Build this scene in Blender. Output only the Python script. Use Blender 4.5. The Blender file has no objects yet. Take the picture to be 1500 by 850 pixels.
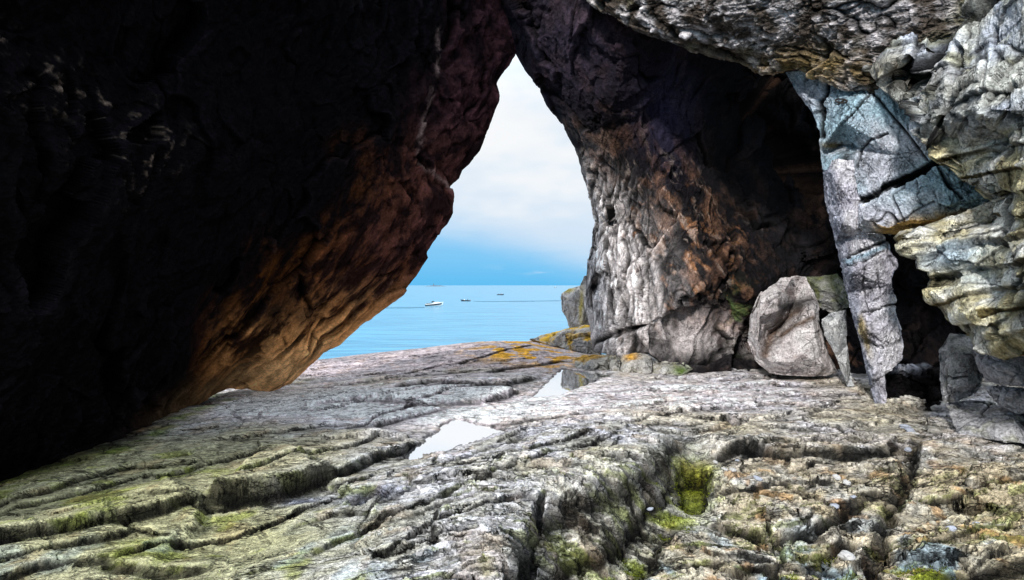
import bpy, math, random
import numpy as np
from concurrent.futures import ThreadPoolExecutor
from mathutils import Vector
from mathutils.geometry import delaunay_2d_cdt

random.seed(7)
RNG = np.random.default_rng(11)
scene = bpy.context.scene
POOL = ThreadPoolExecutor(4)
col = scene.collection
F, CX, CY, CAMZ = 750.0, 750.0, 418.0, 1.6      # 18 mm lens, horizon row, eye height above the cave floor
SEA_Z = CAMZ - 9.6


def at(px, py, d):
    """world point seen in direction (px,py) at forward distance d"""
    px, py, d = np.asarray(px, float), np.asarray(py, float), np.asarray(d, float)
    return np.stack([(px - CX) / F * d, d + 0 * px, CAMZ - (py - CY) / F * d], -1)


# ------------------------------------------------------------------ noise
def _h(ix, iy, iz, seed):
    h = (ix.astype(np.uint32) * np.uint32(73856093)) ^ (iy.astype(np.uint32) * np.uint32(19349663)) ^ (iz.astype(np.uint32) * np.uint32(83492791)) ^ np.uint32((seed * 2654435761) & 0xffffffff)
    h ^= h >> np.uint32(15); h *= np.uint32(2246822519); h ^= h >> np.uint32(13); h *= np.uint32(3266489917); h ^= h >> np.uint32(16)
    return h


_G = RNG.normal(size=(256, 3)); _G = (_G / np.linalg.norm(_G, axis=1, keepdims=True)).astype(np.float32)


def threaded(f):
    def g(p, *a, **k):
        n = len(p)
        if n < 40000: return f(p, *a, **k)
        parts = [p[i:i + 40000] for i in range(0, n, 40000)]
        res = list(POOL.map(lambda q: f(q, *a, **k), parts))
        if isinstance(res[0], tuple): return tuple(np.concatenate(x) for x in zip(*res))
        return np.concatenate(res)
    return g


@threaded
def perlin(p, seed=0):
    p = p.astype(np.float32)
    i = np.floor(p).astype(np.int32); f = p - i
    u = f * f * f * (f * (f * 6 - 15) + 10)
    out = 0
    for dx in (0, 1):
        wx = u[:, 0] if dx else 1 - u[:, 0]
        for dy in (0, 1):
            wy = wx * (u[:, 1] if dy else 1 - u[:, 1])
            for dz in (0, 1):
                w = wy * (u[:, 2] if dz else 1 - u[:, 2])
                g = _G[_h(i[:, 0] + dx, i[:, 1] + dy, i[:, 2] + dz, seed) & np.uint32(255)]
                out = out + w * (g[:, 0] * (f[:, 0] - dx) + g[:, 1] * (f[:, 1] - dy) + g[:, 2] * (f[:, 2] - dz))
    return out * 1.6


def fbm(p, octv=4, seed=0, gain=.5, lac=2.03):
    a, s, o = 1.0, 0, 0
    for k in range(octv):
        o = o + a * perlin(p, seed + k * 17); s += a; a *= gain; p = p * lac + 3.7
    return o / s


def ridged(p, octv=4, seed=0, gain=.5):
    a, s, o = 1.0, 0, 0
    for k in range(octv):
        n = 1 - np.abs(perlin(p, seed + k * 31)) * 1.6
        o = o + a * n; s += a; a *= gain; p = p * 2.07 + 1.3
    return o / s


@threaded
def crag(p, seed=0, tilt=1.0):
    """fractured-rock facets: every Voronoi cell is a tilted plane of its own. Returns (height, crack distance, cell id 0..1)"""
    p = p.astype(np.float32)
    i = np.floor(p).astype(np.int32)
    n = len(p)
    f1 = np.full(n, 9, np.float32); f2 = np.full(n, 9, np.float32)
    hh = np.zeros(n, np.uint32); best = np.zeros((n, 3), np.float32)
    for dx in (-1, 0, 1):
        for dy in (-1, 0, 1):
            for dz in (-1, 0, 1):
                h = _h(i[:, 0] + dx, i[:, 1] + dy, i[:, 2] + dz, seed)
                q = np.stack([(h & np.uint32(1023)) / 1023.0, ((h >> np.uint32(10)) & np.uint32(1023)) / 1023.0, ((h >> np.uint32(20)) & np.uint32(1023)) / 1023.0], 1).astype(np.float32)
                v = p - (i + np.array([dx, dy, dz])) - q
                d = np.einsum('ij,ij->i', v, v)
                m = d < f1
                f2 = np.where(m, f1, np.minimum(f2, d))
                f1 = np.where(m, d, f1)
                hh = np.where(m, h, hh)
                best[m] = v[m]
    g = _G[(hh >> np.uint32(5)) & np.uint32(255)]
    cid = ((hh >> np.uint32(9)) & np.uint32(4095)) / 4095.0
    return tilt * np.einsum('ij,ij->i', g, best) + (cid - .5) * .6, np.sqrt(f2) - np.sqrt(f1), cid


def sst(a, b, x):
    t = np.clip((x - a) / (b - a), 0, 1)
    return t * t * (3 - 2 * t)


def mixc(a, b, t):
    a = np.asarray(a, float); b = np.asarray(b, float)
    t = np.asarray(t)[..., None]
    return a * (1 - t) + b * t


def terr(h, s, k=.75):
    q = h / s; f = np.floor(q); r = q - f
    return (f + np.clip((r - k) / (1 - k), 0, 1)) * s


def blur(a, n, axis):
    """box blur of width 2n+1"""
    pad = [(0, 0), (0, 0)]; pad[axis] = (n + 1, n)
    c = np.cumsum(np.pad(a, pad, mode='edge'), axis=axis)
    if axis == 0:
        return (c[2 * n + 1:] - c[:-2 * n - 1]) / (2 * n + 1)
    return (c[:, 2 * n + 1:] - c[:, :-2 * n - 1]) / (2 * n + 1)


def tps(P, V, lam=1e-4):
    P = np.asarray(P, float); V = np.asarray(V, float)
    sc = P.std() + 1e-9; mu = P.mean(0); Q = (P - mu) / sc
    r = np.linalg.norm(Q[:, None] - Q[None], axis=2)
    K = np.where(r > 0, r * r * np.log(r + 1e-12), 0) + lam * np.eye(len(P))
    A = np.c_[np.ones(len(P)), Q]
    M = np.block([[K, A], [A.T, np.zeros((3, 3))]])
    s = np.linalg.solve(M, np.r_[V, 0, 0, 0])

    @threaded
    def ev(X):
        X = (np.asarray(X, float) - mu) / sc
        o = s[-3] + X @ s[-2:]
        for k in range(len(Q)):
            r2 = ((X - Q[k]) ** 2).sum(1)
            o = o + s[k] * np.where(r2 > 0, .5 * r2 * np.log(r2 + 1e-18), 0)
        return o
    return ev


# ------------------------------------------------------------------ mesh helpers
def grid_mesh(name, P, wrap, colr=None, loc=None):
    """P: rows x cols x 3"""
    nr, nc = P.shape[:2]
    a = np.arange(nr * nc).reshape(nr, nc)
    if wrap:
        b = np.roll(a, -1, 1)
        q = np.stack([a[:-1], b[:-1], b[1:], a[1:]], -1).reshape(-1, 4)
    else:
        q = np.stack([a[:-1, :-1], a[:-1, 1:], a[1:, 1:], a[1:, :-1]], -1).reshape(-1, 4)
    V = P.reshape(-1, 3)
    loc = np.zeros(3) if loc is None else np.asarray(loc, float)
    me = bpy.data.meshes.new(name)
    me.vertices.add(len(V)); me.vertices.foreach_set('co', (V - loc).astype(np.float32).ravel())
    me.loops.add(q.size); me.loops.foreach_set('vertex_index', q.astype(np.int32).ravel())
    me.polygons.add(len(q)); me.polygons.foreach_set('loop_start', np.arange(0, q.size, 4, dtype=np.int32))
    me.update(calc_edges=True)
    me.polygons.foreach_set('use_smooth', np.ones(len(q), bool))
    if colr is not None:
        at_ = me.color_attributes.new('rock_colour', 'FLOAT_COLOR', 'POINT')
        at_.data.foreach_set('color', np.c_[np.clip(colr.reshape(-1, 3), 0, 1), np.ones(len(V))].astype(np.float32).ravel())
    o = bpy.data.objects.new(name, me); col.objects.link(o); o.location = loc
    return o


def tag(o, label=None, cat=None, group=None, kind=None):
    if label: o['label'] = label
    if cat: o['category'] = cat
    if group: o['group'] = group
    if kind: o['kind'] = kind
    return o


def from_bm(name, V, Fc, mat, parent=None, smooth=False, loc=(0, 0, 0)):
    me = bpy.data.meshes.new(name); me.from_pydata([tuple(v) for v in V], [], [tuple(f) for f in Fc]); me.update()
    if smooth: me.polygons.foreach_set('use_smooth', [True] * len(me.polygons))
    o = bpy.data.objects.new(name, me); col.objects.link(o); o.location = loc
    me.materials.append(mat)
    if parent: o.parent = parent
    return o


# ------------------------------------------------------------------ materials
def rock_mat(name, bump=.5, scale=18.0, rough=.85, spec=.1, mottle=.45, cracks=(), stain=.35):
    m = bpy.data.materials.new(name); m.use_nodes = True
    nt = m.node_tree; N = nt.nodes; L = nt.links
    bs = N['Principled BSDF']
    tc = N.new('ShaderNodeTexCoord')
    at_ = N.new('ShaderNodeAttribute'); at_.attribute_name = 'rock_colour'
    n1 = N.new('ShaderNodeTexNoise'); n1.inputs['Scale'].default_value = scale * 2.3; n1.inputs['Detail'].default_value = 6; n1.inputs['Roughness'].default_value = .7
    n2 = N.new('ShaderNodeTexVoronoi'); n2.inputs['Scale'].default_value = scale * 3.1; n2.feature = 'F1'
    n3 = N.new('ShaderNodeTexNoise'); n3.inputs['Scale'].default_value = scale; n3.inputs['Detail'].default_value = 8; n3.inputs['Roughness'].default_value = .65
    for n in (n1, n2, n3): L.new(tc.outputs['Object'], n.inputs['Vector'])
    mr = N.new('ShaderNodeMapRange'); mr.inputs[1].default_value = .3; mr.inputs[2].default_value = .7; mr.inputs[3].default_value = 1 - mottle; mr.inputs[4].default_value = 1 + mottle
    L.new(n1.outputs['Fac'], mr.inputs[0])
    mu = N.new('ShaderNodeVectorMath'); mu.operation = 'SCALE'
    L.new(at_.outputs['Color'], mu.inputs[0]); L.new(mr.outputs[0], mu.inputs['Scale'])
    # thin wandering cracks: level lines of stretched noise, broken up by a second noise
    keep = None
    for st, sc_, wd, dk in cracks:
        mp = N.new('ShaderNodeMapping'); mp.inputs['Scale'].default_value = st; mp.inputs['Rotation'].default_value = (0, 0, .12); L.new(tc.outputs['Object'], mp.inputs[0])
        nn = N.new('ShaderNodeTexNoise'); nn.inputs['Scale'].default_value = sc_; nn.inputs['Detail'].default_value = 5; nn.inputs['Roughness'].default_value = .62; nn.inputs['Distortion'].default_value = .6
        L.new(mp.outputs[0], nn.inputs['Vector'])
        nm = N.new('ShaderNodeTexNoise'); nm.inputs['Scale'].default_value = sc_ * .8; nm.inputs['Detail'].default_value = 3; L.new(tc.outputs['Object'], nm.inputs['Vector'])
        d1 = N.new('ShaderNodeMath'); d1.operation = 'SUBTRACT'; d1.inputs[1].default_value = .5; L.new(nn.outputs['Fac'], d1.inputs[0])
        d2 = N.new('ShaderNodeMath'); d2.operation = 'ABSOLUTE'; L.new(d1.outputs[0], d2.inputs[0])
        r1 = N.new('ShaderNodeMapRange'); r1.interpolation_type = 'SMOOTHSTEP'; r1.inputs[1].default_value = 0; r1.inputs[2].default_value = wd; r1.inputs[3].default_value = dk; r1.inputs[4].default_value = 1; L.new(d2.outputs[0], r1.inputs[0])
        r2 = N.new('ShaderNodeMapRange'); r2.inputs[1].default_value = .42; r2.inputs[2].default_value = .56; r2.inputs[3].default_value = 1; r2.inputs[4].default_value = 0; L.new(nm.outputs['Fac'], r2.inputs[0])
        mx = N.new('ShaderNodeMath'); mx.operation = 'MAXIMUM'; L.new(r1.outputs[0], mx.inputs[0]); L.new(r2.outputs[0], mx.inputs[1])
        if keep is None: keep = mx.outputs[0]
        else:
            q_ = N.new('ShaderNodeMath'); q_.operation = 'MULTIPLY'; L.new(keep, q_.inputs[0]); L.new(mx.outputs[0], q_.inputs[1]); keep = q_.outputs[0]
    n4 = N.new('ShaderNodeTexNoise'); n4.inputs['Scale'].default_value = scale * .45; n4.inputs['Detail'].default_value = 9; n4.inputs['Roughness'].default_value = .72; L.new(tc.outputs['Object'], n4.inputs['Vector'])
    r4 = N.new('ShaderNodeMapRange'); r4.interpolation_type = 'SMOOTHSTEP'; r4.inputs[1].default_value = .33; r4.inputs[2].default_value = .62; r4.inputs[3].default_value = 1 - stain; r4.inputs[4].default_value = 1 + stain * .6; L.new(n4.outputs['Fac'], r4.inputs[0])
    tot = r4.outputs[0]
    if keep is not None:
        q_ = N.new('ShaderNodeMath'); q_.operation = 'MULTIPLY'; L.new(keep, q_.inputs[0]); L.new(tot, q_.inputs[1]); tot = q_.outputs[0]
    mu2 = N.new('ShaderNodeVectorMath'); mu2.operation = 'SCALE'; L.new(mu.outputs[0], mu2.inputs[0]); L.new(tot, mu2.inputs['Scale'])
    L.new(mu2.outputs[0], bs.inputs['Base Color'])
    ad = N.new('ShaderNodeMath'); ad.operation = 'MULTIPLY_ADD'; ad.inputs[1].default_value = .35
    L.new(n2.outputs['Distance'], ad.inputs[0]); L.new(n3.outputs['Fac'], ad.inputs[2])
    bp = N.new('ShaderNodeBump'); bp.inputs['Strength'].default_value = bump; bp.inputs['Distance'].default_value = .035
    hsum = ad.outputs[0]
    for extra, k_ in ((n4.outputs['Fac'], 1.2), (keep, .8)):
        if extra is None: continue
        q_ = N.new('ShaderNodeMath'); q_.operation = 'MULTIPLY_ADD'; q_.inputs[1].default_value = k_; L.new(extra, q_.inputs[0]); L.new(hsum, q_.inputs[2]); hsum = q_.outputs[0]
    L.new(hsum, bp.inputs['Height']); L.new(bp.outputs[0], bs.inputs['Normal'])
    bs.inputs['Roughness'].default_value = rough
    bs.inputs['Specular IOR Level'].default_value = spec
    return m


def plain_mat(name, c, rough=.5, spec=.4, metal=0.0, var=.15):
    m = bpy.data.materials.new(name); m.use_nodes = True
    N = m.node_tree.nodes; L = m.node_tree.links; bs = N['Principled BSDF']
    n = N.new('ShaderNodeTexNoise'); n.inputs['Scale'].default_value = 3; n.inputs['Detail'].default_value = 5
    r = N.new('ShaderNodeMix'); r.data_type = 'RGBA'
    r.inputs['A'].default_value = (*[x * (1 - var) for x in c], 1); r.inputs['B'].default_value = (*[min(1, x * (1 + var)) for x in c], 1)
    L.new(n.outputs['Fac'], r.inputs['Factor']); L.new(r.outputs['Result'], bs.inputs['Base Color'])
    bs.inputs['Roughness'].default_value = rough; bs.inputs['Specular IOR Level'].default_value = spec; bs.inputs['Metallic'].default_value = metal
    return m


M_ROCK = rock_mat('weathered_granite', bump=.8, mottle=.6, cracks=(((1, 1, .7), 2.6, .012, .3),))
M_FLOOR = rock_mat('wave_worn_rock', bump=.8, scale=24, mottle=.5, stain=.4, cracks=(((.42, 1.35, 1), 1.5, .012, .08), ((.42, 1.3, 1), 4.0, .020, .15), ((.55, 1.2, 1), 10, .028, .4)))
M_DARK = rock_mat('shade_painted_rock', bump=.6, scale=14, rough=.9, spec=.015)  # for rock whose black shade is put into its colour


# ------------------------------------------------------------------ rock builder
def rock(name, label, cat, outline, inner, centre, nt, nr, disp, colour, thick=1.5, shrink=.45, facet=.8, nb=26, mat=None, group=None, rim=.6, frames=None):
    """A closed rock. outline: (px,py,d) round the visible rim (star-shaped about centre); inner: further (px,py,d) points of the
    visible side. disp(p, px, py) -> (displacement, dict of fields); colour(p, px, py, fields, cav, nrm) -> rgb"""
    O = np.array(outline, float); I = np.array(inner, float).reshape(-1, 3)
    # resample the outline evenly
    seg = np.linalg.norm(np.roll(O[:, :2], -1, 0) - O[:, :2], axis=1); s = np.r_[0, np.cumsum(seg)]
    t = np.linspace(0, s[-1], nt, endpoint=False)
    Oc = np.vstack([O, O[:1]])
    ox, oy, od = (np.interp(t, s, Oc[:, k]) for k in range(3))
    jit = fbm(np.c_[ox / 23., oy / 23., np.full(nt, 3.3)], 3, 5) * 3.0
    dx, dy = ox - centre[0], oy - centre[1]; rr = np.hypot(dx, dy)
    ox, oy = ox + dx / rr * jit * rim, oy + dy / rr * jit * rim
    r = np.linspace(0.004, 1, nr) ** .85
    px = centre[0] + r[:, None] * (ox - centre[0]); py = centre[1] + r[:, None] * (oy - centre[1])
    # inverse depth over the visible side: planar facets between the points, softened by a smooth sheet
    C = np.vstack([O, I]); q = 1 / C[:, 2]
    X = np.c_[px.ravel(), py.ravel()]
    smooth = tps(C[:, :2], q, 1e-3)(X)
    smooth = np.clip(smooth, q.min() * .9, q.max() * 1.1)
    lin = smooth.copy()
    vs, _, fs, orig, _, _ = delaunay_2d_cdt([Vector(c[:2]) for c in C], [], [], 0, 1e-5)
    for f in fs:
        if len(f) != 3: continue
        ids = []
        for v in f:
            o_ = orig[v]; ids.append(o_[0] if o_ else -1)
        if min(ids) < 0: continue
        a, b, c = C[ids[0], :2], C[ids[1], :2], C[ids[2], :2]
        lo = np.minimum(np.minimum(a, b), c) - 1; hi = np.maximum(np.maximum(a, b), c) + 1
        idx = np.nonzero((X[:, 0] > lo[0]) & (X[:, 0] < hi[0]) & (X[:, 1] > lo[1]) & (X[:, 1] < hi[1]))[0]
        if not len(idx): continue
        den = (b[1] - c[1]) * (a[0] - c[0]) + (c[0] - b[0]) * (a[1] - c[1])
        if abs(den) < 1e-6: continue
        x = X[idx]
        l0 = ((b[1] - c[1]) * (x[:, 0] - c[0]) + (c[0] - b[0]) * (x[:, 1] - c[1])) / den
        l1 = ((c[1] - a[1]) * (x[:, 0] - c[0]) + (a[0] - c[0]) * (x[:, 1] - c[1])) / den
        l2 = 1 - l0 - l1
        ok = (l0 > -.002) & (l1 > -.002) & (l2 > -.002)
        lin[idx[ok]] = (l0 * q[ids[0]] + l1 * q[ids[1]] + l2 * q[ids[2]])[ok]
    inv = facet * lin + (1 - facet) * smooth
    front = at(px, py, 1 / inv.reshape(nr, nt))
    # the hidden back: the rim carried away from the cave and drawn in
    rimP = front[-1]; ctr = front[0].mean(0); eye = np.array([0, 0, CAMZ])
    ray = rimP - eye; ray /= np.linalg.norm(ray, axis=1, keepdims=True)
    axis = (ctr - eye) / np.linalg.norm(ctr - eye)
    dirn = .5 * ray + .5 * axis
    sb = (np.linspace(0, 1, nb + 1)[1:] ** 1.6)
    back = []
    cb = ctr + axis * thick
    for s_ in sb:
        w = shrink * s_ ** 1.5 + (1 - shrink) * max(0, (s_ - .8) / .2) ** 2
        base = rimP + dirn * thick * min(1, s_ * 1.25)
        back.append(base * (1 - w) + cb * w)
    P = np.concatenate([front, np.array(back)], 0)
    bpx = np.concatenate([px, np.repeat(px[-1:], nb, 0)], 0); bpy_ = np.concatenate([py, np.repeat(py[-1:], nb, 0)], 0)
    du = np.roll(P, -1, 1) - np.roll(P, 1, 1); dv = np.gradient(P, axis=0)
    nrm = np.cross(du, dv)
    nrm[0] = nrm[3]; nrm /= np.linalg.norm(nrm, axis=2, keepdims=True) + 1e-12
    sgn = np.sign(np.einsum('ijk,ijk->ij', nrm[:nr], P[:nr] - eye).mean())
    nrm = -sgn * nrm
    p = P.reshape(-1, 3)
    D, fl = disp(p, bpx.ravel(), bpy_.ravel())
    D = D.reshape(P.shape[:2])
    k = np.ones(P.shape[0]); e = np.linspace(0, 1, nr); k[:nr] = 1 - (1 - rim) * sst(.9, 1, e); k[nr:] = rim
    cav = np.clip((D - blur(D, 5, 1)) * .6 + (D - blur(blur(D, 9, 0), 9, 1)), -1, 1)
    D = D - D[3].mean() * np.exp(-np.arange(P.shape[0]) / 4.)[:, None] * 0
    P2 = P + nrm * (D * k[:, None])[..., None]
    P2[0] = P2[0].mean(0)
    c = colour(p, bpx.ravel(), bpy_.ravel(), fl, cav.ravel(), nrm.reshape(-1, 3))
    foot = P2.reshape(-1, 3)[P2[..., 2].ravel().argmin()].copy()
    foot[:2] = P2.reshape(-1, 3)[:, :2].mean(0)
    if sgn > 0: P2 = P2[:, ::-1]; c = c.reshape(*P2.shape[:2], 3)[:, ::-1]
    o = grid_mesh(name, P2, True, c, foot)
    o.data.materials.append(mat or M_ROCK)
    return tag(o, label, cat, group)


def blob(px, py, x, y, rx, ry, ang=0.0):
    c, s = math.cos(ang), math.sin(ang)
    u = ((px - x) * c + (py - y) * s) / rx; v = (-(px - x) * s + (py - y) * c) / ry
    return np.exp(-(u * u + v * v))


def rot(p, ax, ay, az):
    from mathutils import Euler
    R = np.array(Euler((ax, ay, az)).to_matrix())
    return p @ R.T


def std_disp(big=.12, mid=.05, fine=.02, s1=1.1, s2=3.2, aniso=(1, 1, 1), rotv=(0, 0, 0), seed=0, crk=.03, groove=None):
    def f(p, px, py):
        q = rot(p, *rotv) * np.array(aniso)
        w = np.stack([fbm(q * .9 + 7, 3, seed + 1), fbm(q * .9 + 19, 3, seed + 2), fbm(q * .9 + 31, 3, seed + 3)], 1) * 1.35
        h1, e1, i1 = crag(q * s1 + w * .5, seed + 4)
        h2, e2, i2 = crag(q * s2 + w * .9, seed + 5)
        n = fbm(q * s2 * 2.2, 5, seed + 6, .6)
        rg = ridged(q * s2 * 3.1 + w, 4, seed + 9, .55)
        c1 = np.exp(-(e1 / .028) ** 2) * sst(.05, .3, fbm(q * .8, 2, seed + 12)); c2 = np.exp(-(e2 / .05) ** 2) * sst(.1, .4, fbm(q * 1.7, 2, seed + 13))
        D = big * h1 + mid * h2 + fine * n * 1.3 + fine * (rg - .6) - crk * c1 - crk * .6 * c2
        fl = dict(h1=h1, h2=h2, i1=i1, i2=i2, n=n, rg=rg, c1=c1, c2=c2, w=w, q=q)
        if groove is not None:
            g = groove(px, py, p, fl); D = D + g; fl['g'] = g
        return D, fl
    return f


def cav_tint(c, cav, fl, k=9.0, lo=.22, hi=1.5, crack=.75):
    """relief shade put into the colour: hollows darkened, exposed grain lightened"""
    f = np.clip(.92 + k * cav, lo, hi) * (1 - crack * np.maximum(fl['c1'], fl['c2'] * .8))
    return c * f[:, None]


# ================================================================== CAVE ROCKS
# ---- the great overhanging slab on the left
left_out = [(757, 76, 10.6), (755, 79, 10.6), (748, 93, 10.5), (740, 106, 10.4), (733, 116, 10.4), (730, 123, 10.3), (735, 135, 10.2), (732, 147, 10.2), (725, 166, 10.1),
            (713, 194, 10.1), (704, 222, 10), (688, 242, 9.9), (677, 251, 9.9), (673, 262, 9.8), (660, 274, 9.5), (664.5, 287, 9.2), (664, 313, 9.1), (655, 328, 9.05),
            (648, 337, 9), (644, 347, 9), (627, 371, 8.9), (630, 378, 8.9), (614, 400, 8.8), (591, 431, 8.7), (578, 441, 8.7), (533, 472, 8.6), (495, 505, 8.5),
            (472, 515, 8.45), (458, 531, 8.4), (443, 544, 8.3), (425, 561, 8.2), (406, 569, 8.1), (392, 573, 8.0), (373, 571, 7.9), (335, 571, 7.6), (314, 580, 7.4), (298, 592, 7.1),
            (286, 598, 6.9), (200, 648, 5.5), (100, 692, 4.7), (0, 735, 4.1), (-150, 800, 3.2), (-420, 860, 2.5), (-520, 500, 2.2), (-520, 0, 2.1), (-420, -320, 2.2), (0, -380, 2.6),
            (400, -340, 4.2), (640, -200, 8), (738, -60, 10.4), (741, 20, 10.6)]
left_in = [(700, 130, 9.6), (715, 90, 9.9), (690, 200, 9.5), (650, 240, 9.2), (672, 170, 9.4), (660, 90, 9.2),
           (616, 240, 8.5), (603, 215, 8.4), (608, 165, 8.4), (628, 120, 8.6), (628, 60, 8.7),
           (640, 290, 8.7), (630, 335, 8.6), (600, 380, 8.3), (560, 420, 8.2), (500, 470, 8.1), (450, 520, 7.9), (400, 545, 7.6),
           (560, 300, 7.6), (520, 350, 7.4), (450, 430, 7.3), (380, 500, 7.0), (300, 560, 6.5), (570, 180, 7.5), (520, 60, 6.8),
           (430, 200, 6.2), (400, 330, 6.2), (300, 440, 5.8), (180, 560, 5.1), (300, 80, 4.9), (330, 250, 5.2),
           (0, 58, 3.35), (120, 95, 3.9), (245, 215, 4.6), (205, 300, 4.5), (110, 235, 3.7), (0, 150, 3.1), (80, 400, 3.9), (0, 600, 3.7), (-200, 300, 2.9), (-200, -100, 2.6)]


def left_groove(px, py, p, fl):
    # pale quartz vein bending down through the edge of the slab stands proud
    V = np.array([(634, 40), (640, 78), (636, 112), (626, 140), (619, 165), (611, 200), (609, 228), (622, 246), (640, 258), (660, 276)], float)
    d = poly_dist(px, py, V) + fbm(np.c_[px / 18, py / 18, px * 0], 2, 3) * 3
    fl['vein'] = np.exp(-(d / 3.2) ** 2)
    return .012 * fl['vein'] + .03 * np.sin(p[:, 0] * 5 - p[:, 2] * 6 + fl['w'][:, 0] * 6) * .6


def poly_dist(px, py, V):
    dm = np.full(len(px), 1e9)
    for a, b in zip(V[:-1], V[1:]):
        ab = b - a; t = np.clip(((px - a[0]) * ab[0] + (py - a[1]) * ab[1]) / (ab @ ab), 0, 1)
        dm = np.minimum(dm, np.hypot(px - a[0] - t * ab[0], py - a[1] - t * ab[1]))
    return dm


def left_col(p, px, py, fl, cav, nrm):
    n = fbm(p * .8, 4, 71); n2 = fbm(p * np.array([2.5, 2.5, .9]), 4, 72)
    black = np.array([.0035, .003, .004])  # the overhang's shade painted in as a near-black base
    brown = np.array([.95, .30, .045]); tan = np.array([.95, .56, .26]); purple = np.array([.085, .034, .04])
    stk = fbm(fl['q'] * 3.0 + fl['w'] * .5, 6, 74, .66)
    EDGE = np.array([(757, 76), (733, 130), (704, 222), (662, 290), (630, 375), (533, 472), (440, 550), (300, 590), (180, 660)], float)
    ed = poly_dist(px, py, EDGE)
    lit = sst(190, 15, ed + n * 150 + n2 * 60) * (.16 + .84 * sst(330, 560, py)) * sst(150, 300, py) * sst(270, 430, px)        # ochre lower lip, fading into the wall's painted shade
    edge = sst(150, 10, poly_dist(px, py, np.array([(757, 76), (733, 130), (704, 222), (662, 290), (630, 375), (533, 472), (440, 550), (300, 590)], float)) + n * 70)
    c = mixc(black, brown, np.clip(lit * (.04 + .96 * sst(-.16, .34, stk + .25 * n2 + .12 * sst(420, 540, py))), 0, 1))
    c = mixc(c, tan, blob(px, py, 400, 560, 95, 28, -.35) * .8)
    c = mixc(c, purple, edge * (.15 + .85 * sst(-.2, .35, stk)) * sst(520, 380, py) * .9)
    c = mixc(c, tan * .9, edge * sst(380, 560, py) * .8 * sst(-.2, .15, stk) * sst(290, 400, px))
    glint = sst(-.05, .4, fbm(p * 13, 3, 75)) * np.clip(blob(px, py, 70, 110, 110, 34, .5) + blob(px, py, 190, 225, 52, 50, .8), 0, 1) * sst(.0, .45, fl['n'] + n * .5)  # light caught on this facet, painted as pale speckle
    c = mixc(c, (.26, .19, .15), glint)
    c = mixc(c, (.22, .15, .14), fl['vein'] * .8 * sst(-.2, .2, stk))
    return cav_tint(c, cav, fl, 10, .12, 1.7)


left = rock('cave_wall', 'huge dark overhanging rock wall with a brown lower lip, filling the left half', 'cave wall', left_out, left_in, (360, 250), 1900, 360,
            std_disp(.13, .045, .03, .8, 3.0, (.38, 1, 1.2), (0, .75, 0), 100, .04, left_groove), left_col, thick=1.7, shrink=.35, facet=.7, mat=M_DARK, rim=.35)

# ---- the far right wall that closes the arch
right_out = [(738, 62, 11.4), (757, 82, 11.2), (769, 102, 11.3), (786, 122, 11.4), (798, 145, 11.5), (814, 168, 11.6), (831, 199, 11.7), (845, 222, 11.8), (852, 245, 11.8), (860, 273, 11.9),
             (868, 303, 11.9), (874, 327, 11.9), (868, 344, 11.8), (867, 372, 11.7), (862, 403, 11.6), (858, 442, 11.4), (864, 478, 11.2), (867, 516, 10.8), (898, 520, 10.4), (950, 520, 9.9),
             (1000, 552, 9.4), (1110, 572, 9.1), (1300, 620, 8.6), (1480, 720, 8.2), (1740, 720, 7.3), (1720, 200, 7.5), (1600, -150, 7.5), (1100, -260, 8), (800, -200, 9.4), (680, -60, 10.8), (705, 20, 11.3)]
right_in = [(800, 60, 10.4), (850, 40, 9.6), (830, 130, 10.8), (860, 190, 10.9), (900, 120, 9.9), (960, 150, 10.3), (930, 60, 9.2), (1000, 90, 10.2), (900, 250, 10.9), (885, 310, 11.1),
            (1100, 150, 11.2), (1180, 250, 11.2), (1060, 230, 10.9), (1120, 330, 10.5), (980, 240, 10.2), (940, 330, 10.0), (1010, 340, 9.7), (1060, 390, 9.4), (985, 400, 9.5), (1180, 380, 10.2),
            (920, 420, 10.3), (960, 400, 9.7), (1000, 440, 9.25), (1090, 430, 9.1), (1000, 450, 9.6), (1070, 448, 9.7), (950, 475, 9.7), (900, 480, 10.5), (1030, 490, 9.6), (1090, 510, 9.9),
            (960, 513, 9.9), (1250, 450, 10.4), (1350, 450, 9.8), (1400, 300, 8.8)]


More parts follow.
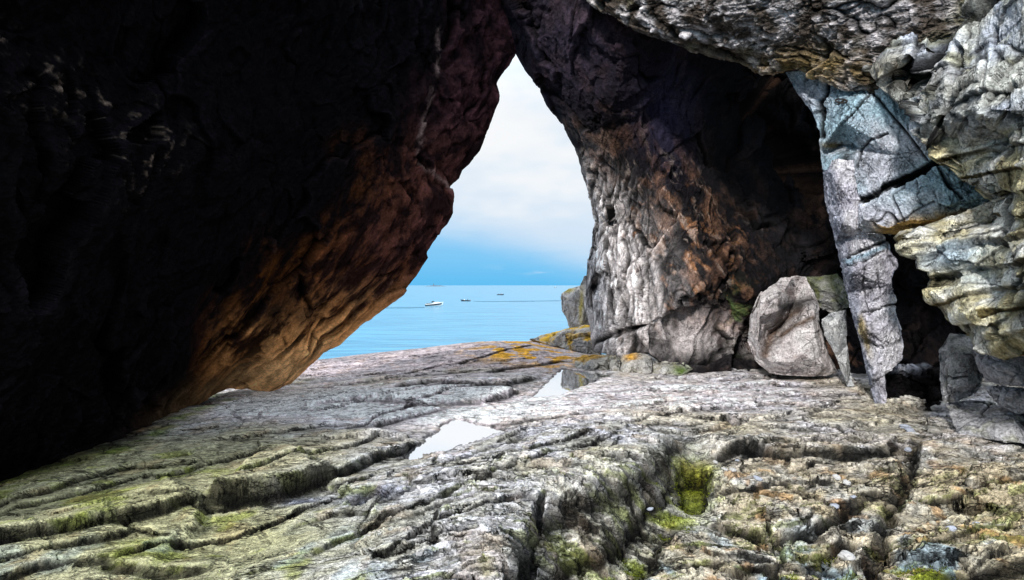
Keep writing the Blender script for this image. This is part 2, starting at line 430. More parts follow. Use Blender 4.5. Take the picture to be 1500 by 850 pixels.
def right_groove(px, py, p, fl):
    # upright fluting on the face that looks out to sea, and slanting ribs above it
    fa = blob(px, py, 905, 440, 62, 110) + blob(px, py, 900, 300, 45, 90, .5)
    q = np.c_[(px + .25 * (py - 400)) / 13., py / 75., px * 0 + 1]
    fr = ridged(q, 3, 44)
    fl['flute'] = np.clip(fa, 0, 1) * (fr - .5)
    V = np.array([(820, 190), (860, 235), (900, 290), (950, 350), (985, 420), (1000, 438)], float)
    V2 = np.array([(868, 500), (920, 484), (950, 475), (990, 460), (1040, 442), (1100, 432)], float)
    d = poly_dist(px, py, V) + fl['w'][:, 0] * 8; d2 = poly_dist(px, py, V2) + fl['w'][:, 1] * 5
    fl['rib'] = np.exp(-(d / 6) ** 2); fl['under'] = np.exp(-((d2 + 3 * fl['n']) / 4.) ** 2) * sst(-.3, .1, fl['w'][:, 2])
    u = (px * .80 - py * .60) / 30 + fl['w'][:, 0] * .6; v = (px * .60 + py * .80) / 140
    fl['vein'] = sst(.80, .97, ridged(np.c_[u, v, u * 0 + 3], 3, 47)) * sst(150, 300, py) * sst(1180, 1060, px) * sst(-.1, .25, fl['n'])
    fl['str'] = ridged(np.c_[(px + .25 * (py - 400)) / 6., py / 55., px * 0 + 7], 3, 48)
    fl['fa'] = np.clip(fa, 0, 1)
    fq = np.clip(fa, 0, 1)
    hS, eS, iS = crag(rot(p, .06, .16, .3) * np.array([3.4, 3.4, .32]) + fl['w'] * .3, 251)
    hT, eT, iT = crag(rot(p, .06, .20, .3) * np.array([8., 8., .6]) + fl['w'] * .5, 252)
    fl['spl'] = fq * np.maximum(np.exp(-(eS / .05) ** 2), .6 * np.exp(-(eT / .06) ** 2))
    fl['pl'] = fq * (.6 * hS + .5 * hT)
    return -fq * (.18 * fl['h1'] + .05 * fl['h2']) + fq * (.16 * hS + .06 * hT) + .06 * fl['flute'] + .05 * fl['vein'] - .18 * fl['under']


def right_col(p, px, py, fl, cav, nrm):
    n = fbm(p * .9, 4, 81); n2 = fbm(p * np.array([2.2, 2.2, 1.0]) + 5, 4, 82); n3 = fbm(p * 3.1, 3, 83)
    fl_s = fbm(rot(p, .1, .5, .2) * np.array([5., 5., 1.3]), 5, 86, .65)
    c = mixc((.006, .004, .005), (.17, .085, .05), sst(-.06, .34, .5 * fl_s + n2 + .3 * fl['n']) * (.35 + .65 * sst(120, 330, py)))
    c = mixc(c, (.34, .15, .06), sst(.05, .35, n3 * .6 + fl_s * .7) * blob(px, py, 1010, 390, 140, 110))
    c = mixc(c, (.46, .37, .32), sst(.16, .32, fl_s) * blob(px, py, 960, 350, 90, 130) * .8)
    c = c * (.45 + .55 * sst(130, 300, py))[:, None]  # shade under the ceiling put into the colour
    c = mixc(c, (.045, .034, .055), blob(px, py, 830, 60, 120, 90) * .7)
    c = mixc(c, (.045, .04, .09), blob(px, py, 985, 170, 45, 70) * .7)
    dark = np.clip(blob(px, py, 1110, 200, 110, 150) * 1.5 + blob(px, py, 1180, 400, 90, 70) + blob(px, py, 1050, 540, 150, 38) * 1.3 + blob(px, py, 1370, 450, 130, 130) * 1.6, 0, 1)  # shade of recesses and cavities painted near-black
    pale = np.clip(blob(px, py, 905, 440, 62, 95) * 1.35 + blob(px, py, 890, 320, 30, 80, -.45) * .9 + blob(px, py, 1000, 490, 70, 30) * .7, 0, 1)
    c = mixc(c, (.70, .64, .63), pale * sst(-.55, .1, n2 + fl['flute'] * 1.2))
    c = c * (1 - fl['fa'] * .8 * sst(.64, .44, fl['str'] * .6 + (fl['flute'] + .5) * .4))[:, None]
    c = mixc(c, (.38, .30, .25), fl['vein'] * .55)
    c = mixc(c, (.17, .115, .10), blob(px, py, 1040, 490, 50, 32) * .6)
    c = mixc(c, (.10, .15, .05), np.clip(blob(px, py, 1085, 480, 22, 45) + blob(px, py, 1085, 445, 14, 14), 0, 1) * sst(-.1, .3, n3) * .9)
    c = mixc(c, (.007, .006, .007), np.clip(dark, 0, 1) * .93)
    c = c * ((1 - .85 * fl['spl']) * np.clip(1 + 1.35 * fl['pl'], .12, 1.6))[:, None]
    bl = np.clip(blob(px, py, 965, 495, 45, 20) + .8 * blob(px, py, 1040, 500, 60, 22) + .6 * blob(px, py, 930, 420, 50, 80), 0, 1)
    c = mixc(c, (.46, .42, .41), bl * sst(-.15, .2, n2 + .5 * fl['n']) * .8)
    c = c * (1 - .9 * fl['under'])[:, None]
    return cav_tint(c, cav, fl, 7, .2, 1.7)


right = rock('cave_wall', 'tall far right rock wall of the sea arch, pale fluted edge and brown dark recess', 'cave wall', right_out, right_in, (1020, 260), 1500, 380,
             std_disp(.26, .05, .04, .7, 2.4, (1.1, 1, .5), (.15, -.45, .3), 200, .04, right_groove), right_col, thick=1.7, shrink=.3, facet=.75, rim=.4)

# ---- the ceiling slab
ceil_out = [(845, -30, 8.9), (862, 2, 8.9), (882, 16, 8.8), (920, 40, 8.6), (1000, 68, 8.2), (1060, 84, 8.0), (1100, 93, 7.8), (1117, 108, 7.7), (1140, 108, 7.5), (1170, 103, 7.3), (1200, 117, 7.1),
            (1245, 132, 6.8), (1285, 139, 6.6), (1350, 132, 6.3), (1500, 100, 5.6), (1720, 0, 5), (1780, -200, 4.6), (1300, -260, 5.6), (900, -230, 7), (800, -120, 8.2)]
ceil_in = [(930, 10, 8.2), (1000, 40, 7.8), (1050, 20, 7.3), (1100, 60, 7.4), (1150, 80, 7.25), (1150, 20, 6.9), (1250, 60, 6.5), (1250, 110, 6.6), (1200, -50, 6.4), (1350, 40, 6.0), (1300, -150, 5.9), (1000, -120, 7.2)]


def ceil_col(p, px, py, fl, cav, nrm):
    n = fbm(p * 1.2, 4, 91); n2 = fbm(p * np.array([1.5, 4, 3.]), 4, 92)
    c = mixc((.07, .055, .045), (.52, .48, .49), sst(-.15, .45, n2 + .45 * fl['n']))
    c = mixc(c, (.24, .16, .05), blob(px, py, 1190, 105, 80, 26) * .8)
    c = mixc(c, (.18, .17, .10), sst(0, .4, n) * .5)
    return cav_tint(c, cav, fl, 13, .1, 2.0)


ceiling = rock('cave_ceiling', 'grey brown rough ceiling slab hanging over the upper right', 'cave ceiling', ceil_out, ceil_in, (1180, -40), 1200, 260,
               std_disp(.10, .06, .045, .9, 3.4, (.6, 1.4, 1.4), (0, 0, .35), 300, .04), ceil_col, thick=1.6, shrink=.2, facet=.6)

# ---- blue-grey slab face
slab_out = [(1152, 106, 7.3), (1175, 104, 7.1), (1210, 112, 6.8), (1250, 120, 6.5), (1300, 115, 6.1), (1345, 115, 5.8), (1420, 190, 5.5), (1500, 250, 5.2), (1530, 305, 5.1), (1452, 322, 5.5),
            (1420, 338, 5.9), (1385, 351, 6.2), (1335, 346, 6.3), (1268, 341, 6.3), (1257, 330, 6.25), (1259, 290, 6.3), (1252, 258, 6.4), (1228, 254, 6.6), (1206, 250, 6.85), (1202, 220, 6.9), (1201, 192, 6.95), (1192, 166, 7.05), (1168, 135, 7.2)]
slab_in = [(1200, 130, 6.85), (1215, 160, 6.75), (1235, 175, 6.4), (1235, 140, 6.5), (1210, 208, 6.65), (1232, 212, 6.95), (1236, 232, 6.55), (1212, 224, 6.9), (1215, 240, 6.7), (1280, 140, 6.15), (1320, 230, 5.85), (1265, 320, 6.1), (1275, 290, 6.1), (1330, 262, 5.85), (1350, 215, 5.65), (1362, 238, 5.6),
           (1330, 325, 5.75), (1300, 334, 5.95), (1390, 300, 5.45), (1440, 285, 5.3), (1345, 280, 5.65), (1400, 312, 5.6), (1375, 322, 5.65)]


def slab_groove(px, py, p, fl):
    k = 0
    for V, w, a in (([(1275, 132), (1310, 175), (1345, 220), (1360, 240)], 2.6, .06), ([(1275, 135), (1255, 158), (1238, 178)], 2.2, .05), ([(1262, 292), (1300, 272), (1335, 258), (1368, 238), (1382, 236)], 4.2, .16),
                    ([(1202, 150), (1206, 175), (1204, 200)], 4, .1), ([(1255, 245), (1262, 220), (1275, 205), (1300, 196)], 2.2, .05), ([(1375, 245), (1390, 270), (1410, 290)], 3, .06), ([(1212, 118), (1208, 140), (1200, 165)], 2.6, .06),
                    ([(1345, 283), (1340, 262)], 2.2, .04), ([(1320, 325), (1350, 305), (1368, 296)], 2, .03)):
        d = poly_dist(px, py, np.array(V, float)) + fl['n'] * 2
        k = np.maximum(k, a * np.exp(-(d / w) ** 2))
    fl['seam'] = np.clip(k / .06, 0, 1)
    return -k


def slab_col(p, px, py, fl, cav, nrm):
    n = fbm(p * 1.1, 4, 61); n2 = fbm(p * 4, 4, 62)
    c = mixc((.30, .43, .50), (.46, .49, .54), sst(-.15, .25, n))
    c = mixc(c, (.40, .39, .44), np.clip(blob(px, py, 1290, 245, 50, 45) * .7 + blob(px, py, 1180, 140, 40, 40) + blob(px, py, 1290, 315, 60, 22), 0, 1) * .8)
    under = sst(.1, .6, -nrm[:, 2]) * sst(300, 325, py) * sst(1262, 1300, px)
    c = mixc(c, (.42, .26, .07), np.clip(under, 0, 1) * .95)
    c = mixc(c, (.20, .15, .06), blob(px, py, 1218, 213, 18, 6)); c = mixc(c, (.02, .02, .02), blob(px, py, 1240, 234, 12, 12) * .95)  # ochre ledge, then a cavity's shade painted as a black spot
    c = c * (1 - .93 * fl['seam'])[:, None]
    return cav_tint(c, cav, fl, 13, .15, 1.6)


slab_out = [(a, b, d + .45) for a, b, d in slab_out]; slab_in = [(a, b, d + .45) for a, b, d in slab_in]
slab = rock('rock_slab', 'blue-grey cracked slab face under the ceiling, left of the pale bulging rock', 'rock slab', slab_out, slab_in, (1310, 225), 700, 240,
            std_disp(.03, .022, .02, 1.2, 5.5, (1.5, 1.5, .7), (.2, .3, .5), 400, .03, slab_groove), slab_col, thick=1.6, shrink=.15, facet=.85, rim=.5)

# ---- white and ochre bulging rock on the right edge
bulge_out = [(1262, 66, 5.9), (1290, 61, 5.8), (1340, 40, 5.6), (1390, 18, 5.2), (1440, -20, 4.7), (1500, -120, 4.0), (1650, -200, 3.2), (1780, -50, 2.9), (1800, 300, 3.0), (1760, 540, 3.6), (1600, 545, 4.4),
             (1500, 524, 4.8), (1450, 518, 5.05), (1426, 512, 5.2), (1419, 492, 5.25), (1411, 482, 5.3), (1398, 468, 5.35), (1386, 452, 5.35), (1362, 438, 5.4), (1356, 420, 5.4), (1361, 399, 5.4), (1344, 394, 5.4),
             (1342, 377, 5.4), (1321, 371, 5.6), (1316, 350, 5.6), (1385, 352, 5.5), (1450, 325, 5.2), (1462, 300, 4.95), (1440, 280, 5.05), (1405, 258, 5.2), (1378, 236, 5.3), (1362, 228, 5.35), (1348, 200, 5.35), (1333, 194, 5.4), (1332, 160, 5.5), (1318, 128, 5.6), (1288, 128, 5.9), (1271, 104, 6.0)]
bulge_in = [(1310, 85, 5.3), (1350, 70, 5.0), (1330, 110, 5.5), (1365, 60, 5.25), (1400, 30, 5.0), (1370, 110, 4.9), (1400, 60, 4.7), (1440, 40, 4.3), (1370, 170, 4.9), (1440, 160, 4.1), (1500, 100, 3.7), (1500, 165, 3.75), (1400, 195, 5.05),
            (1420, 215, 5.0), (1480, 200, 4.5), (1490, 245, 4.2), (1430, 240, 5.0), (1560, 150, 3.3), (1480, 280, 4.6), (1600, 330, 3.5), (1500, 310, 4.1), (1500, 345, 4.2), (1440, 352, 4.9), (1400, 372, 5.0), (1470, 385, 4.3), (1500, 370, 3.9),
            (1410, 395, 5.05), (1450, 408, 4.9), (1420, 425, 4.85), (1480, 430, 4.3), (1470, 460, 4.75), (1430, 462, 5.0), (1440, 495, 5.05), (1500, 480, 4.35), (1580, 450, 3.7)]


def bulge_groove(px, py, p, fl):
    q = np.c_[(px + .35 * py) / 13., (py - .2 * px) / 60., px * 0 + 2]
    a = sst(215, 180, py)
    fl['drip'] = (ridged(q, 4, 15, .6) - .55) * a
    q2 = np.c_[px / 85., (py + .25 * px + 16 * fl['w'][:, 0]) / 24., px * 0 + 5]
    sv = (py + .22 * px) / 34. + .35 * fl['w'][:, 0] + .12 * fl['n']; fr_ = sv - np.floor(sv)
    lay = (_h(np.floor(sv).astype(np.int32), (px / 70 + fl['w'][:, 1]).astype(np.int32), np.zeros(len(px), np.int32), 5) & np.uint32(255)) / 255.
    saw = np.where(fr_ < .8, fr_ / .8, (1 - fr_) / .2)
    fl['cut'] = sst(.78, .86, fr_) * (1 - a) * sst(.1, .5, lay)
    fl['bed'] = ((saw - .5) * (.35 + .9 * lay) + .35 * (ridged(q2, 3, 16, .55) - .55)) * (1 - a)
    d = poly_dist(px, py, np.array([(1310, 122), (1345, 100), (1380, 55), (1420, 22), (1450, -10)], float)) + fl['w'][:, 0] * 8
    fl['slot'] = np.exp(-(d / 11) ** 2)
    k = 0
    for V, w, a in (([(1405, 70), (1392, 110), (1380, 165), (1372, 195)], 3.5, .10), ([(1455, 40), (1440, 100), (1432, 150)], 3, .07), ([(1340, 150), (1350, 175), (1345, 195)], 3, .06), ([(1480, 120), (1470, 175)], 3, .06), ([(1350, 60), (1330, 90), (1345, 120)], 5, .10)):
        k = np.maximum(k, a * np.exp(-((poly_dist(px, py, np.array(V, float)) + 3 * fl['n']) / w) ** 2))
    fl['slot'] = np.maximum(fl['slot'], k / .1)
    hv, ev, iv = crag(rot(p, .1, .2, .3) * np.array([3.6, 3.6, 1.3]) + fl['w'] * .25, 551)
    hb, eb, ib = crag(rot(p, .0, -.18, .3) * np.array([1.3, 1.3, 3.4]) + fl['w'] * .12, 552)
    hq, eq, iq = crag(rot(p, .3, .2, .3) * np.array([6., 6., 8.]) + fl['w'] * .4, 553)
    fl['brk'] = np.maximum(a * np.exp(-(ev / .05) ** 2), (1 - a) * np.exp(-(eb / .06) ** 2)); fl['fac'] = a * hv + (1 - a) * hb + .6 * hq
    k = k - a * .03 * hv - (1 - a) * .075 * hb - .011 * hq
    return -k + .035 * fl['drip'] + .055 * fl['bed'] - .16 * fl['slot']


def bulge_col(p, px, py, fl, cav, nrm):
    n = fbm(p * 1.5, 4, 51); n2 = fbm(p * np.array([2, 2, 4.]), 4, 52)
    white = mixc((.36, .36, .33), (.32, .345, .40), sst(-.2, .3, n))
    white = mixc(white, (.42, .40, .20), sst(.1, .45, n2) * .5)
    och = mixc((.52, .46, .28), (.62, .61, .56), sst(-.2, .2, n2))
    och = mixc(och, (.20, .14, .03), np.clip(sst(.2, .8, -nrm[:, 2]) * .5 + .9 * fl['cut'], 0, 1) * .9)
    och = och * (1 - .7 * fl['cut'])[:, None]  # ledge undersides darkened in colour for their shadow
    och = mixc(och, (.40, .50, .58), np.clip(blob(px, py, 1400, 375, 60, 14, -.15) + blob(px, py, 1430, 405, 40, 20) * .6, 0, 1) * .9)
    t = sst(185, 225, py + 14 * n)
    white = white * (np.clip(.35 + 1.5 * sst(-.35, .15, fl['drip'] + .3 * fl['n']), 0, 1.1))[:, None]
    c = white * (1 - t)[:, None] + och * t[:, None]
    c = mixc(c, (.26, .20, .13), blob(px, py, 1325, 105, 60, 25) * .6)
    c = c * ((1 - .85 * fl['slot']) * (1 - .7 * fl['brk']) * np.clip(1 + .35 * fl['fac'], .45, 1.4))[:, None]  # slots darkened in colour to read as deep shadow
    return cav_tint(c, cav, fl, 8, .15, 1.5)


def tilt_back(P):
    return [(x, y, d + .75 * max(0, min(1, (240 - y) / 200)) - (.35 * max(0, min(1, (y - 380) / 90)) if 1425 < x else 0)) for x, y, d in P]


bulge_out = tilt_back(bulge_out); bulge_in = tilt_back(bulge_in)
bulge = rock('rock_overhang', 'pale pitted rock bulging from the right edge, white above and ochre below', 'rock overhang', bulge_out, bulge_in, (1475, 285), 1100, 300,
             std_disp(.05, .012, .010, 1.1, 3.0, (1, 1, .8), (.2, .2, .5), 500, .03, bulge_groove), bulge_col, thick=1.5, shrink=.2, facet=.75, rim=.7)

# ---- leaning pillar
pil_out = [(1205, 244, 7.5), (1224, 232, 7.2), (1252, 236, 7.0), (1262, 300, 6.95), (1270, 335, 6.95), (1290, 342, 6.95), (1302, 354, 6.9), (1303, 366, 6.9), (1313, 380, 6.95), (1314, 392, 6.95), (1307, 400, 6.95), (1306, 418, 6.95), (1312, 436, 6.95), (1311, 455, 6.95), (1320, 484, 7.0), (1324, 508, 7.0), (1321, 526, 7.0), (1312, 537, 7.0),
           (1302, 543, 7.0), (1293, 550, 7.02), (1298, 580, 7.05), (1296, 602, 7.1), (1284, 600, 7.15), (1277, 570, 7.25), (1260, 500, 7.4), (1241, 428, 7.5), (1225, 356, 7.55), (1212, 300, 7.55)]
pil_in = [(1222, 262, 7.1), (1232, 330, 7.05), (1248, 400, 7.02), (1268, 480, 7.0), (1280, 545, 6.98), (1250, 300, 6.95), (1280, 380, 6.88), (1290, 460, 6.9), (1300, 510, 6.95)]


def pil_groove(px, py, p, fl):
    k = 0
    for V, w, a in (([(1238, 376), (1265, 366), (1300, 352)], 2.4, .05), ([(1240, 389), (1268, 380), (1296, 368)], 1.8, .03), ([(1262, 458), (1290, 450), (1312, 446)], 1.8, .04), ([(1268, 395), (1263, 420), (1272, 460)], 1.6, .03), ([(1285, 400), (1290, 440)], 1.5, .02)):
        d = poly_dist(px, py, np.array(V, float)) + fl['n'] * 1.5
        k = np.maximum(k, a * np.exp(-(d / w) ** 2))
    fl['seam'] = np.clip(k / .04, 0, 1)
    fl['flat'] = sst(-8, 6, (px - (1222 + (py - 250) * .2)))
    return -k


def pil_col(p, px, py, fl, cav, nrm):
    n = fbm(p * 1.7, 4, 41); n2 = fbm(p * np.array([5, 5, 1.5]), 4, 42)
    c = mixc((.46, .44, .50), (.62, .60, .63), sst(-.2, .3, n))
    c = mixc((.30, .31, .37), c, fl['flat'])
    c = mixc(c, (.25, .36, .44), np.exp(-(poly_dist(px, py, np.array([(1240, 383), (1268, 374), (1298, 360)], float)) / 4.5) ** 2) * .9)
    c = mixc(c, (.33, .24, .06), np.clip(blob(px, py, 1270, 497, 5, 26, -.2) + blob(px, py, 1262, 478, 4, 14), 0, 1) * .8)
    c = c * (1 - .85 * fl['seam'])[:, None]
    return cav_tint(c, cav, fl, 12, .2, 1.5)


pil_out = [(a, b, d - .15) for a, b, d in pil_out]; pil_in = [(a, b, d - .15) for a, b, d in pil_in]
pillar = rock('rock_pillar', 'tall pale grey leaning rock pillar with a thin left side, right of the boulder', 'rock pillar', pil_out, pil_in, (1264, 410), 700, 140,
              std_disp(.022, .024, .022, 1.4, 6, (1.3, 1.3, .6), (.1, .1, .3), 600, .012, pil_groove), pil_col, thick=1.1, shrink=.15, facet=.9, rim=.75)


# ---- small rocks share a colour recipe
def small_col(base, alt, stain=None, k=11, extra=None, seed=0):
    def f(p, px, py, fl, cav, nrm):
        n = fbm(p * 2.2, 4, 31 + seed); n2 = fbm(p * 5.5, 3, 32 + seed)
        c = mixc(base, alt, sst(-.25, .3, n))
        if stain is not None: c = mixc(c, stain, sst(.05, .4, n2) * .6)
        if extra is not None: c = extra(c, p, px, py, n, n2, nrm)
        return cav_tint(c, cav, fl, k, .2, 1.5)
    return f


bo_out = [(1114, 429, 8.7), (1137, 414, 8.8), (1143, 406, 8.9), (1163, 404, 8.9), (1180, 407, 8.9), (1196, 440, 8.6), (1202, 483, 8.5), (1215, 520, 8.5), (1226, 546, 8.55), (1215, 550, 8.5), (1190, 551, 8.45), (1158, 550, 8.45), (1127, 547, 8.5), (1107, 528, 8.6), (1095, 494, 8.8), (1099, 463, 8.8)]
bo_in = [(1140, 440, 8.25), (1112, 465, 8.35), (1110, 500, 8.35), (1121, 522, 8.3), (1140, 455, 8.3), (1128, 490, 8.95), (1150, 470, 8.9), (1150, 500, 8.28), (1175, 470, 8.35), (1190, 470, 8.22), (1195, 500, 8.18), (1205, 535, 8.2),
         (1160, 530, 8.15), (1130, 530, 8.25), (1180, 448, 8.45), (1165, 440, 9.0), (1150, 425, 8.7), (1175, 520, 8.15)]


def bo_extra(c, p, px, py, n, n2, nrm):
    g = np.exp(-(poly_dist(px, py, np.array([(1120, 520), (1128, 495), (1148, 470), (1170, 455)], float)) / 9) ** 2) + np.exp(-(poly_dist(px, py, np.array([(1145, 492), (1165, 478), (1190, 466)], float)) / 4) ** 2)
    c = mixc(c, (.10, .055, .03), np.clip(g, 0, 1) * .85)  # brown hollow, its colour also darkened for shade
    c = mixc(c, (.02, .02, .02), np.clip(np.exp(-(poly_dist(px, py, np.array([(1145, 450), (1170, 446), (1190, 440)], float)) / 8) ** 2), 0, 1) * .85)  # shade of the top recess painted near-black
    c = mixc(c, (.10, .06, .05), blob(px, py, 1158, 428, 10, 10) * .8)
    return c


boulder = rock('boulder', 'big pale pinkish boulder with a brown hollow, resting beside the leaning pillar', 'boulder', bo_out, bo_in, (1155, 485), 520, 130,
               std_disp(.025, .015, .010, 1.5, 4, (1, 1, 1), (.3, .4, .2), 700, .012), small_col((.50, .45, .44), (.58, .54, .53), (.36, .30, .28), 9, bo_extra), thick=1.1, facet=1.0, rim=.7)

sh_out = [(1203, 468, 8.2), (1214, 459, 8.2), (1239, 454, 8.15), (1241, 504, 8.1), (1246, 546, 8.0), (1252, 567, 7.9), (1241, 567, 7.95), (1226, 525, 8.1), (1208, 490, 8.2)]
rock('rock_shard', 'narrow pale pointed rock shard standing between the boulder and the leaning pillar', 'rock shard', sh_out, [(1222, 480, 7.95), (1230, 500, 7.9), (1240, 540, 7.8)], (1230, 505), 300, 70,
     std_disp(.02, .02, .01, 1.7, 5, seed=720, crk=.01), small_col((.42, .43, .44), (.52, .52, .51), None, 9, seed=1), thick=.6, facet=.9, rim=.4)

ms_out = [(1176, 406, 9.1), (1200, 404, 9.0), (1226, 401, 8.9), (1240, 418, 8.8), (1243, 448, 8.7), (1222, 462, 8.8), (1196, 446, 8.9)]
rock('mossy_rock', 'dark green mossy rock wedged above the shard, behind the boulder top', 'mossy rock', ms_out, [(1205, 425, 8.7), (1225, 430, 8.6)], (1212, 430), 260, 60,
     std_disp(.03, .03, .012, 1.7, 5, seed=730), small_col((.10, .11, .06), (.28, .27, .26), (.14, .15, .04), 9, seed=2), thick=.6)

# ---- block pile in the lower right corner
gA = 'blocks piled in the lower right corner'
rock('rock_block', 'upright grey block at the left end of the corner pile beside the black hollow', 'rock block',
     [(1377, 514, 6.2), (1392, 489, 6.2), (1424, 492, 6.1), (1433, 520, 6.0), (1438, 560, 5.9), (1424, 579, 5.9), (1400, 590, 5.9), (1382, 588, 6.0), (1376, 555, 6.1)],
     [(1395, 525, 5.85), (1420, 525, 5.8), (1420, 565, 5.75), (1395, 570, 5.8), (1392, 517, 5.9)], (1406, 542), 300, 80, std_disp(.025, .025, .016, 1.6, 5, seed=740), small_col((.30, .30, .30), (.38, .37, .38), (.24, .24, .20), 12, seed=3), thick=.8, group=gA)
rock('rock_block', 'smooth violet-grey block under the ochre overhang at the right edge', 'rock block',
     [(1420, 500, 5.6), (1428, 514, 5.5), (1500, 522, 5.1), (1620, 530, 4.6), (1640, 570, 4.6), (1500, 566, 5.0), (1462, 563, 5.2), (1444, 556, 5.4), (1434, 540, 5.5)],
     [(1440, 535, 5.25), (1480, 540, 4.95), (1560, 548, 4.5), (1455, 552, 5.2)], (1500, 543), 360, 70, std_disp(.02, .018, .012, 1.6, 5, seed=750), small_col((.36, .35, .38), (.42, .41, .44), None, 11, seed=4), thick=.8, group=gA)
rock('rock_block', 'small wedge block under the smooth violet block at the right edge', 'rock block',
     [(1446, 568, 5.4), (1470, 566, 5.3), (1500, 569, 5.1), (1620, 575, 4.7), (1640, 612, 4.7), (1520, 606, 5.05), (1490, 603, 5.2), (1462, 592, 5.35)],
     [(1475, 580, 5.1), (1530, 590, 4.8)], (1520, 588), 360, 70, std_disp(.03, .025, .014, 1.6, 5, seed=760), small_col((.33, .33, .36), (.40, .39, .41), None, 11, seed=5), thick=.8, group=gA)
rock('rock_block', 'broad low base block carrying the pile in the lower right corner', 'rock block',
     [(1384, 592, 6.0), (1420, 586, 6.1), (1455, 590, 5.9), (1500, 600, 5.6), (1640, 612, 5.0), (1680, 700, 4.4), (1560, 664, 4.7), (1500, 650, 5.0), (1440, 640, 5.3), (1402, 634, 5.5), (1394, 612, 5.8)],
     [(1410, 605, 5.75), (1440, 612, 5.5), (1480, 618, 5.2), (1560, 640, 4.75), (1420, 625, 5.5)], (1500, 625), 420, 90, std_disp(.04, .035, .016, 1.6, 4.5, seed=770), small_col((.32, .32, .34), (.40, .39, .40), (.30, .30, .22), 11, seed=6), thick=.8, group=gA)
rock('rock_block', 'rugged block standing for a shaded hollow, black shade and lit top painted on, at the foot of the leaning pillar', 'rock block',
     [(1284, 556, 7.2), (1297, 541, 7.6), (1312, 534, 7.7), (1338, 537, 7.7), (1352, 534, 7.7), (1366, 541, 7.7), (1398, 548, 7.5), (1402, 575, 7.2), (1392, 600, 7.0), (1352, 610, 6.9), (1318, 600, 7.0), (1292, 602, 7.1)],
     [(1300, 549, 7.3), (1326, 545, 7.1), (1352, 549, 7.35), (1375, 552, 7.2), (1330, 580, 7.25), (1365, 575, 7.0), (1345, 592, 7.2)], (1340, 570), 300, 80, std_disp(.09, .06, .02, 1.8, 5, seed=780),
     small_col((.004, .0035, .004), (.009, .008, .008), None, 9, lambda c, p, px, py, n, n2, nrm: mixc(c, (.36, .36, .40), blob(px, py, 1326, 540, 26, 5) * sst(-.2, .1, n2 + .1)), seed=7), thick=.7, mat=M_DARK)  # hollow's shade painted black, lit ledge top painted pale

# ---- foot of the right wall: ledge stones by the far pool
gB = 'ledge stones at the foot of the right wall'


def lich(c, p, px, py, n, n2, nrm):
    return mixc(c, (.55, .30, .03), sst(.12, .35, fbm(p * 1.6 + 3, 4, 22)) * sst(-.2, .5, nrm[:, 2] + .3) * .85)


for lab, o_, i_, ce, sd, ex in (
        ('long low ochre-topped ledge stone above the far pool, leftmost of its row', [(842, 526, 10.3), (852, 521, 10.4), (880, 520, 10.4), (891, 523, 10.2), (892, 547, 9.7), (868, 545, 9.8), (845, 540, 10)], [(865, 530, 9.8), (885, 532, 9.7)], (867, 533), 1, lich),
        ('narrow pale ledge stone squeezed between two wider ones at the far pool', [(892, 524, 10.2), (906, 524, 10.1), (908, 547, 9.6), (893, 549, 9.6)], [(900, 532, 9.65)], (900, 536), 2, None),
        ('ledge stone with an orange lichen cap, beside the far pool', [(906, 530, 10), (914, 519, 10.2), (945, 516, 10.1), (954, 524, 9.9), (955, 546, 9.5), (930, 549, 9.4), (909, 547, 9.5)], [(925, 530, 9.6), (945, 530, 9.5), (930, 540, 9.45)], (931, 533), 3,
         lambda c, p, px, py, n, n2, nrm: mixc(c, (.62, .32, .04), blob(px, py, 924, 522, 11, 6))),
        ('pale wedge ledge stone at the right end of its row, green at its tip', [(955, 530, 9.9), (975, 526, 9.9), (1002, 532, 9.6), (1014, 541, 9.4), (996, 550, 9.2), (956, 548, 9.4)], [(975, 538, 9.4), (995, 542, 9.3)], (982, 539), 4,
         lambda c, p, px, py, n, n2, nrm: mixc(c, (.10, .16, .03), blob(px, py, 998, 542, 14, 8)))):
    rock('ledge_stone', lab, 'ledge stone', o_, i_, ce, 220, 50, std_disp(.03, .025, .012, 1.4, 4, seed=800 + sd), small_col((.36, .34, .30), (.46, .44, .42), (.25, .22, .14), 10, ex, seed=10 + sd), thick=.7, group=gB)

